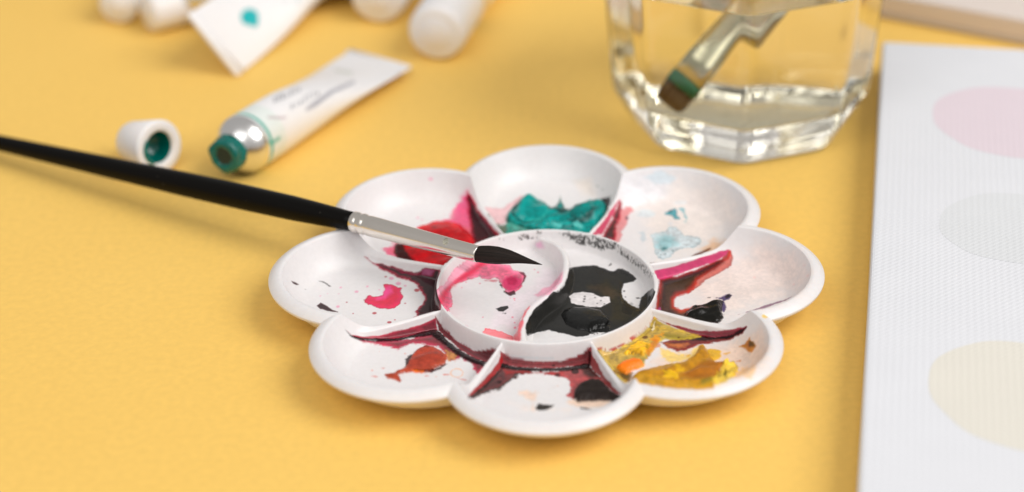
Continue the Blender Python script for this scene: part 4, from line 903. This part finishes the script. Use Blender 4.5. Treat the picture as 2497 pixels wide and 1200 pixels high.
M_glass = glass_mat('tumbler_glass', (1, 1, .995), 1.47)
tumbler = thing('glass_tumbler', (GC[0], GC[1], 0), 'thick-based eight-sided glass tumbler of cloudy water behind the palette', 'glass')
set_parent(mesh_obj('glass_wall', V, F, M_glass), tumbler)
# the water: its face against the glass (glass-to-water refraction) and its open surface
V1, F1 = loft([gl(r, z, .0035) for r, z in inner[k_:]], cap1=True)
V2, F2 = loft([gl(r, z, .0035) for r, z in ((inner[k_][0], zw), (.0466, zw-.0006), (.0452, zw-.0008), (.0005, zw-.0008))], cap1=True)
n1 = len(F1)
wt = mesh_obj('water', np.concatenate([V1, V2]), list(F1) + [tuple(q + len(V1) for q in f) for f in F2], glass_mat('water_against_glass', (.985, .97, .905), 1.47/1.33))
wt.data.materials.append(glass_mat('water_surface', (.99, .985, .965), 1.33))
for i_, p_ in enumerate(wt.data.polygons): p_.material_index = 0 if i_ < n1 else 1
set_parent(wt, tumbler)
# flat brush standing in it
FB0 = GC + np.array([-.0250, -.0165, .0152]); FB1 = FB0 + np.array([.0635, .016, .078])
bd2 = unit(FB1 - FB0)
fb = thing('flat_brush', (FB0[0], FB0[1], FB0[2]), 'flat brush with brown bristles soaking in the glass of water', 'paintbrush')
s2 = unit(np.cross(bd2, unit(cam_pos - FB0))); t2 = np.cross(s2, bd2); s2, t2 = unit(s2*.94 + t2*.34), unit(t2*.94 - s2*.34)
def flat_loops(spec):
    A = np.linspace(0, 2*np.pi, 40, endpoint=False); out = []
    for s_, w, h in spec:
        e_ = .5; c_, q = np.cos(A), np.sin(A)
        out.append(FB0 + bd2*s_ + (np.sign(c_)*np.abs(c_)**e_*w)[:, None]*s2 + (np.sign(q)*np.abs(q)**e_*h)[:, None]*t2)
    return out
M_hair = bristle_mat('brown_hair', (.07, .038, .016), (.20, .12, .055))
V, F = loft(flat_loops([(0, .0056, .0010), (.003, .0060, .0018), (.009, .0060, .0024)]), cap0=True, cap1=True)
set_parent(mesh_obj('bristles', V, F, M_hair, attrs={'Strand': np.tile(np.arange(40)/40.0, 3)}), fb)
V, F = loft(flat_loops([(.0078, .0062, .0027), (.0105, .0063, .0028), (.0125, .0062, .0027)]), cap0=True, cap1=True)
pg = set_parent(mesh_obj('paint_residue', V, F, simple('green_paint', tuple(lin((40, 110, 74))), .5, noise=.3)), fb)
V, F = loft(flat_loops([(.0120, .0062, .0026), (.022, .0060, .0028), (.044, .0046, .0040), (.056, .0044, .0044)]), cap0=True, cap1=True)
set_parent(mesh_obj('ferrule', V, F, steel_mat('flat_ferrule', (.60, .58, .46), .22, dust=False)), fb)
L_ = np.linalg.norm(FB1 - FB0)
V, F = loft(flat_loops([(.055, .0040, .0040), (.064, .0050, .0050), (.09, .0046, .0046), (.15, .0030, .0030), (.20, .0014, .0014)]), cap0=True, cap1=True)
set_parent(mesh_obj('handle', V, F, simple('green_handle_paint', tuple(lin((30, 92, 70))), .3, noise=.1)), fb)

# ------------------------------------------------------------------ canvas board with painted circles
def canvas_mat(name, col, paint_=False):
    m, nt, p = mat_new(name)
    tc = N(nt, 'ShaderNodeTexCoord')
    sp = N(nt, 'ShaderNodeSeparateXYZ'); nt.links.new(tc.outputs['Object'], sp.inputs[0])
    nz = N(nt, 'ShaderNodeTexNoise'); nz.inputs['Scale'].default_value = 160; nz.inputs['Detail'].default_value = 3; nt.links.new(tc.outputs['Object'], nz.inputs['Vector'])
    def sinw(sock, k, ph):
        a_ = N(nt, 'ShaderNodeMath', operation='MULTIPLY_ADD'); a_.inputs[1].default_value = k; nt.links.new(sock, a_.inputs[0])
        w_ = N(nt, 'ShaderNodeMath', operation='MULTIPLY'); w_.inputs[1].default_value = 2.4; nt.links.new(nz.outputs['Fac'], w_.inputs[0]); nt.links.new(w_.outputs[0], a_.inputs[2])
        s_ = N(nt, 'ShaderNodeMath', operation='SINE'); nt.links.new(a_.outputs[0], s_.inputs[0]); return s_
    sx = sinw(sp.outputs['X'], 2*math.pi/.0021, 0); sy = sinw(sp.outputs['Y'], 2*math.pi/.0021, 0)
    mu = N(nt, 'ShaderNodeMath', operation='MULTIPLY'); nt.links.new(sx.outputs[0], mu.inputs[0]); nt.links.new(sy.outputs[0], mu.inputs[1])
    ad = N(nt, 'ShaderNodeMath', operation='MULTIPLY_ADD'); ad.inputs[1].default_value = .5; nt.links.new(sx.outputs[0], ad.inputs[0]); nt.links.new(mu.outputs[0], ad.inputs[2])
    b = N(nt, 'ShaderNodeBump'); b.inputs['Strength'].default_value = .20; b.inputs['Distance'].default_value = .0003
    nt.links.new(ad.outputs[0], b.inputs['Height']); nt.links.new(b.outputs[0], p.inputs['Normal'])
    n2 = N(nt, 'ShaderNodeTexNoise'); n2.inputs['Scale'].default_value = 45; nt.links.new(tc.outputs['Object'], n2.inputs['Vector'])
    mr = N(nt, 'ShaderNodeMapRange'); mr.inputs[3].default_value = .97; mr.inputs[4].default_value = 1.03; nt.links.new(n2.outputs['Fac'], mr.inputs[0])
    mx = N(nt, 'ShaderNodeVectorMath', operation='SCALE'); mx.inputs[0].default_value = col; nt.links.new(mr.outputs[0], mx.inputs['Scale'])
    nt.links.new(mx.outputs[0], p.inputs['Base Color'])
    p.inputs['Roughness'].default_value = .7; p.inputs['Specular IOR Level'].default_value = .25
    return m
ZC = .013
c1 = G(2152, 100, ZC); c2 = G(2092, 1200, ZC); ctop = G(2497, 128, ZC)
yv = unit(c2 - c1); xv = np.array([-yv[1], yv[0], 0.0])
if xv[0] < 0: xv = -xv
Lc, Wc = np.linalg.norm(c2 - c1) + .06, .24
cang = math.atan2(xv[1], xv[0])
board = thing('canvas_board', (c1[0], c1[1], 0), 'white stretched canvas with pale pink, grey and cream painted circles', 'canvas')
board.rotation_euler = (0, 0, cang)
bm = bmesh.new()
bmesh.ops.create_cube(bm, size=1)
for v in bm.verts: v.co = Vector(((v.co.x + .5)*Wc, (v.co.y - .5)*Lc, (v.co.z + .5)*(ZC - .0004) + .0004))
bmesh.ops.bevel(bm, geom=bm.edges[:], offset=.0012, segments=3, affect='EDGES', profile=.5)
me = bpy.data.meshes.new('canvas_cloth'); bm.to_mesh(me); bm.free(); me.materials.append(canvas_mat('canvas_weave', (.74, .75, .785)))
for p_ in me.polygons: p_.use_smooth = False
cc = bpy.data.objects.new('canvas_cloth', me); C.objects.link(cc); cc.parent = board
def canvas_xy(u, v):
    p_ = G(u, v, ZC) - np.array([c1[0], c1[1], 0]); return p_ @ xv, p_ @ (-yv)
for (u, v, ul, col, nm) in ((2478, 296, 2276, (.745, .645, .70), 'pink'), (2478, 556, 2294, (.70, .715, .735), 'grey'), (2510, 962, 2262, (.745, .715, .64), 'cream')):
    cx, cy = canvas_xy(u, v); lx, ly = canvas_xy(ul, v); rad = cx - lx
    a_ = np.linspace(0, 2*np.pi, 120, endpoint=False)
    wob = rad*(1 + .035*np.sin(2*a_ + u) + .02*np.sin(3*a_ + v) + .008*np.sin(9*a_ + u))
    pts = [(cx + wob[i]*math.cos(a_[i])*(1.0), cy + wob[i]*math.sin(a_[i])*.98, ZC + .00004) for i in range(120)]
    d_ = mesh_obj('painted_circle', pts, [tuple(range(120))], canvas_mat(nm + '_wash', col), board, smooth_=False)
    d_['label'] = 'pale %s painted circle' % nm
# pale board behind it
b1 = G(2225, 0, .010); b2 = G(2497, 51, .010); ux = unit(b2 - b1); uy = np.array([-ux[1], ux[0], 0])
b1 = b1 - ux*.05
pad = thing('drawing_pad', (b1[0], b1[1], 0), 'pale beige pad lying beyond the white canvas, only one edge in view', 'pad')
pad.rotation_euler = (0, 0, math.atan2(ux[1], ux[0]))
for nm, z0, z1, ins, colp in (('backing_board', .0004, .0022, -.0006, (.66, .58, .50)), ('paper_block', .0023, .010, 0, (.74, .65, .59))):
    bm = bmesh.new(); bmesh.ops.create_cube(bm, size=1)
    for v in bm.verts: v.co = Vector(((v.co.x + .5)*.26 , (v.co.y + .5)*.18 + ins, z0 + (v.co.z + .5)*(z1 - z0)))
    bmesh.ops.bevel(bm, geom=bm.edges[:], offset=.0004, segments=2, affect='EDGES')
    me = bpy.data.meshes.new(nm); bm.to_mesh(me); bm.free(); me.materials.append(simple(nm + '_paper', colp, .7, noise=.03, bump=.1))
    o = bpy.data.objects.new(nm, me); C.objects.link(o); o.parent = pad
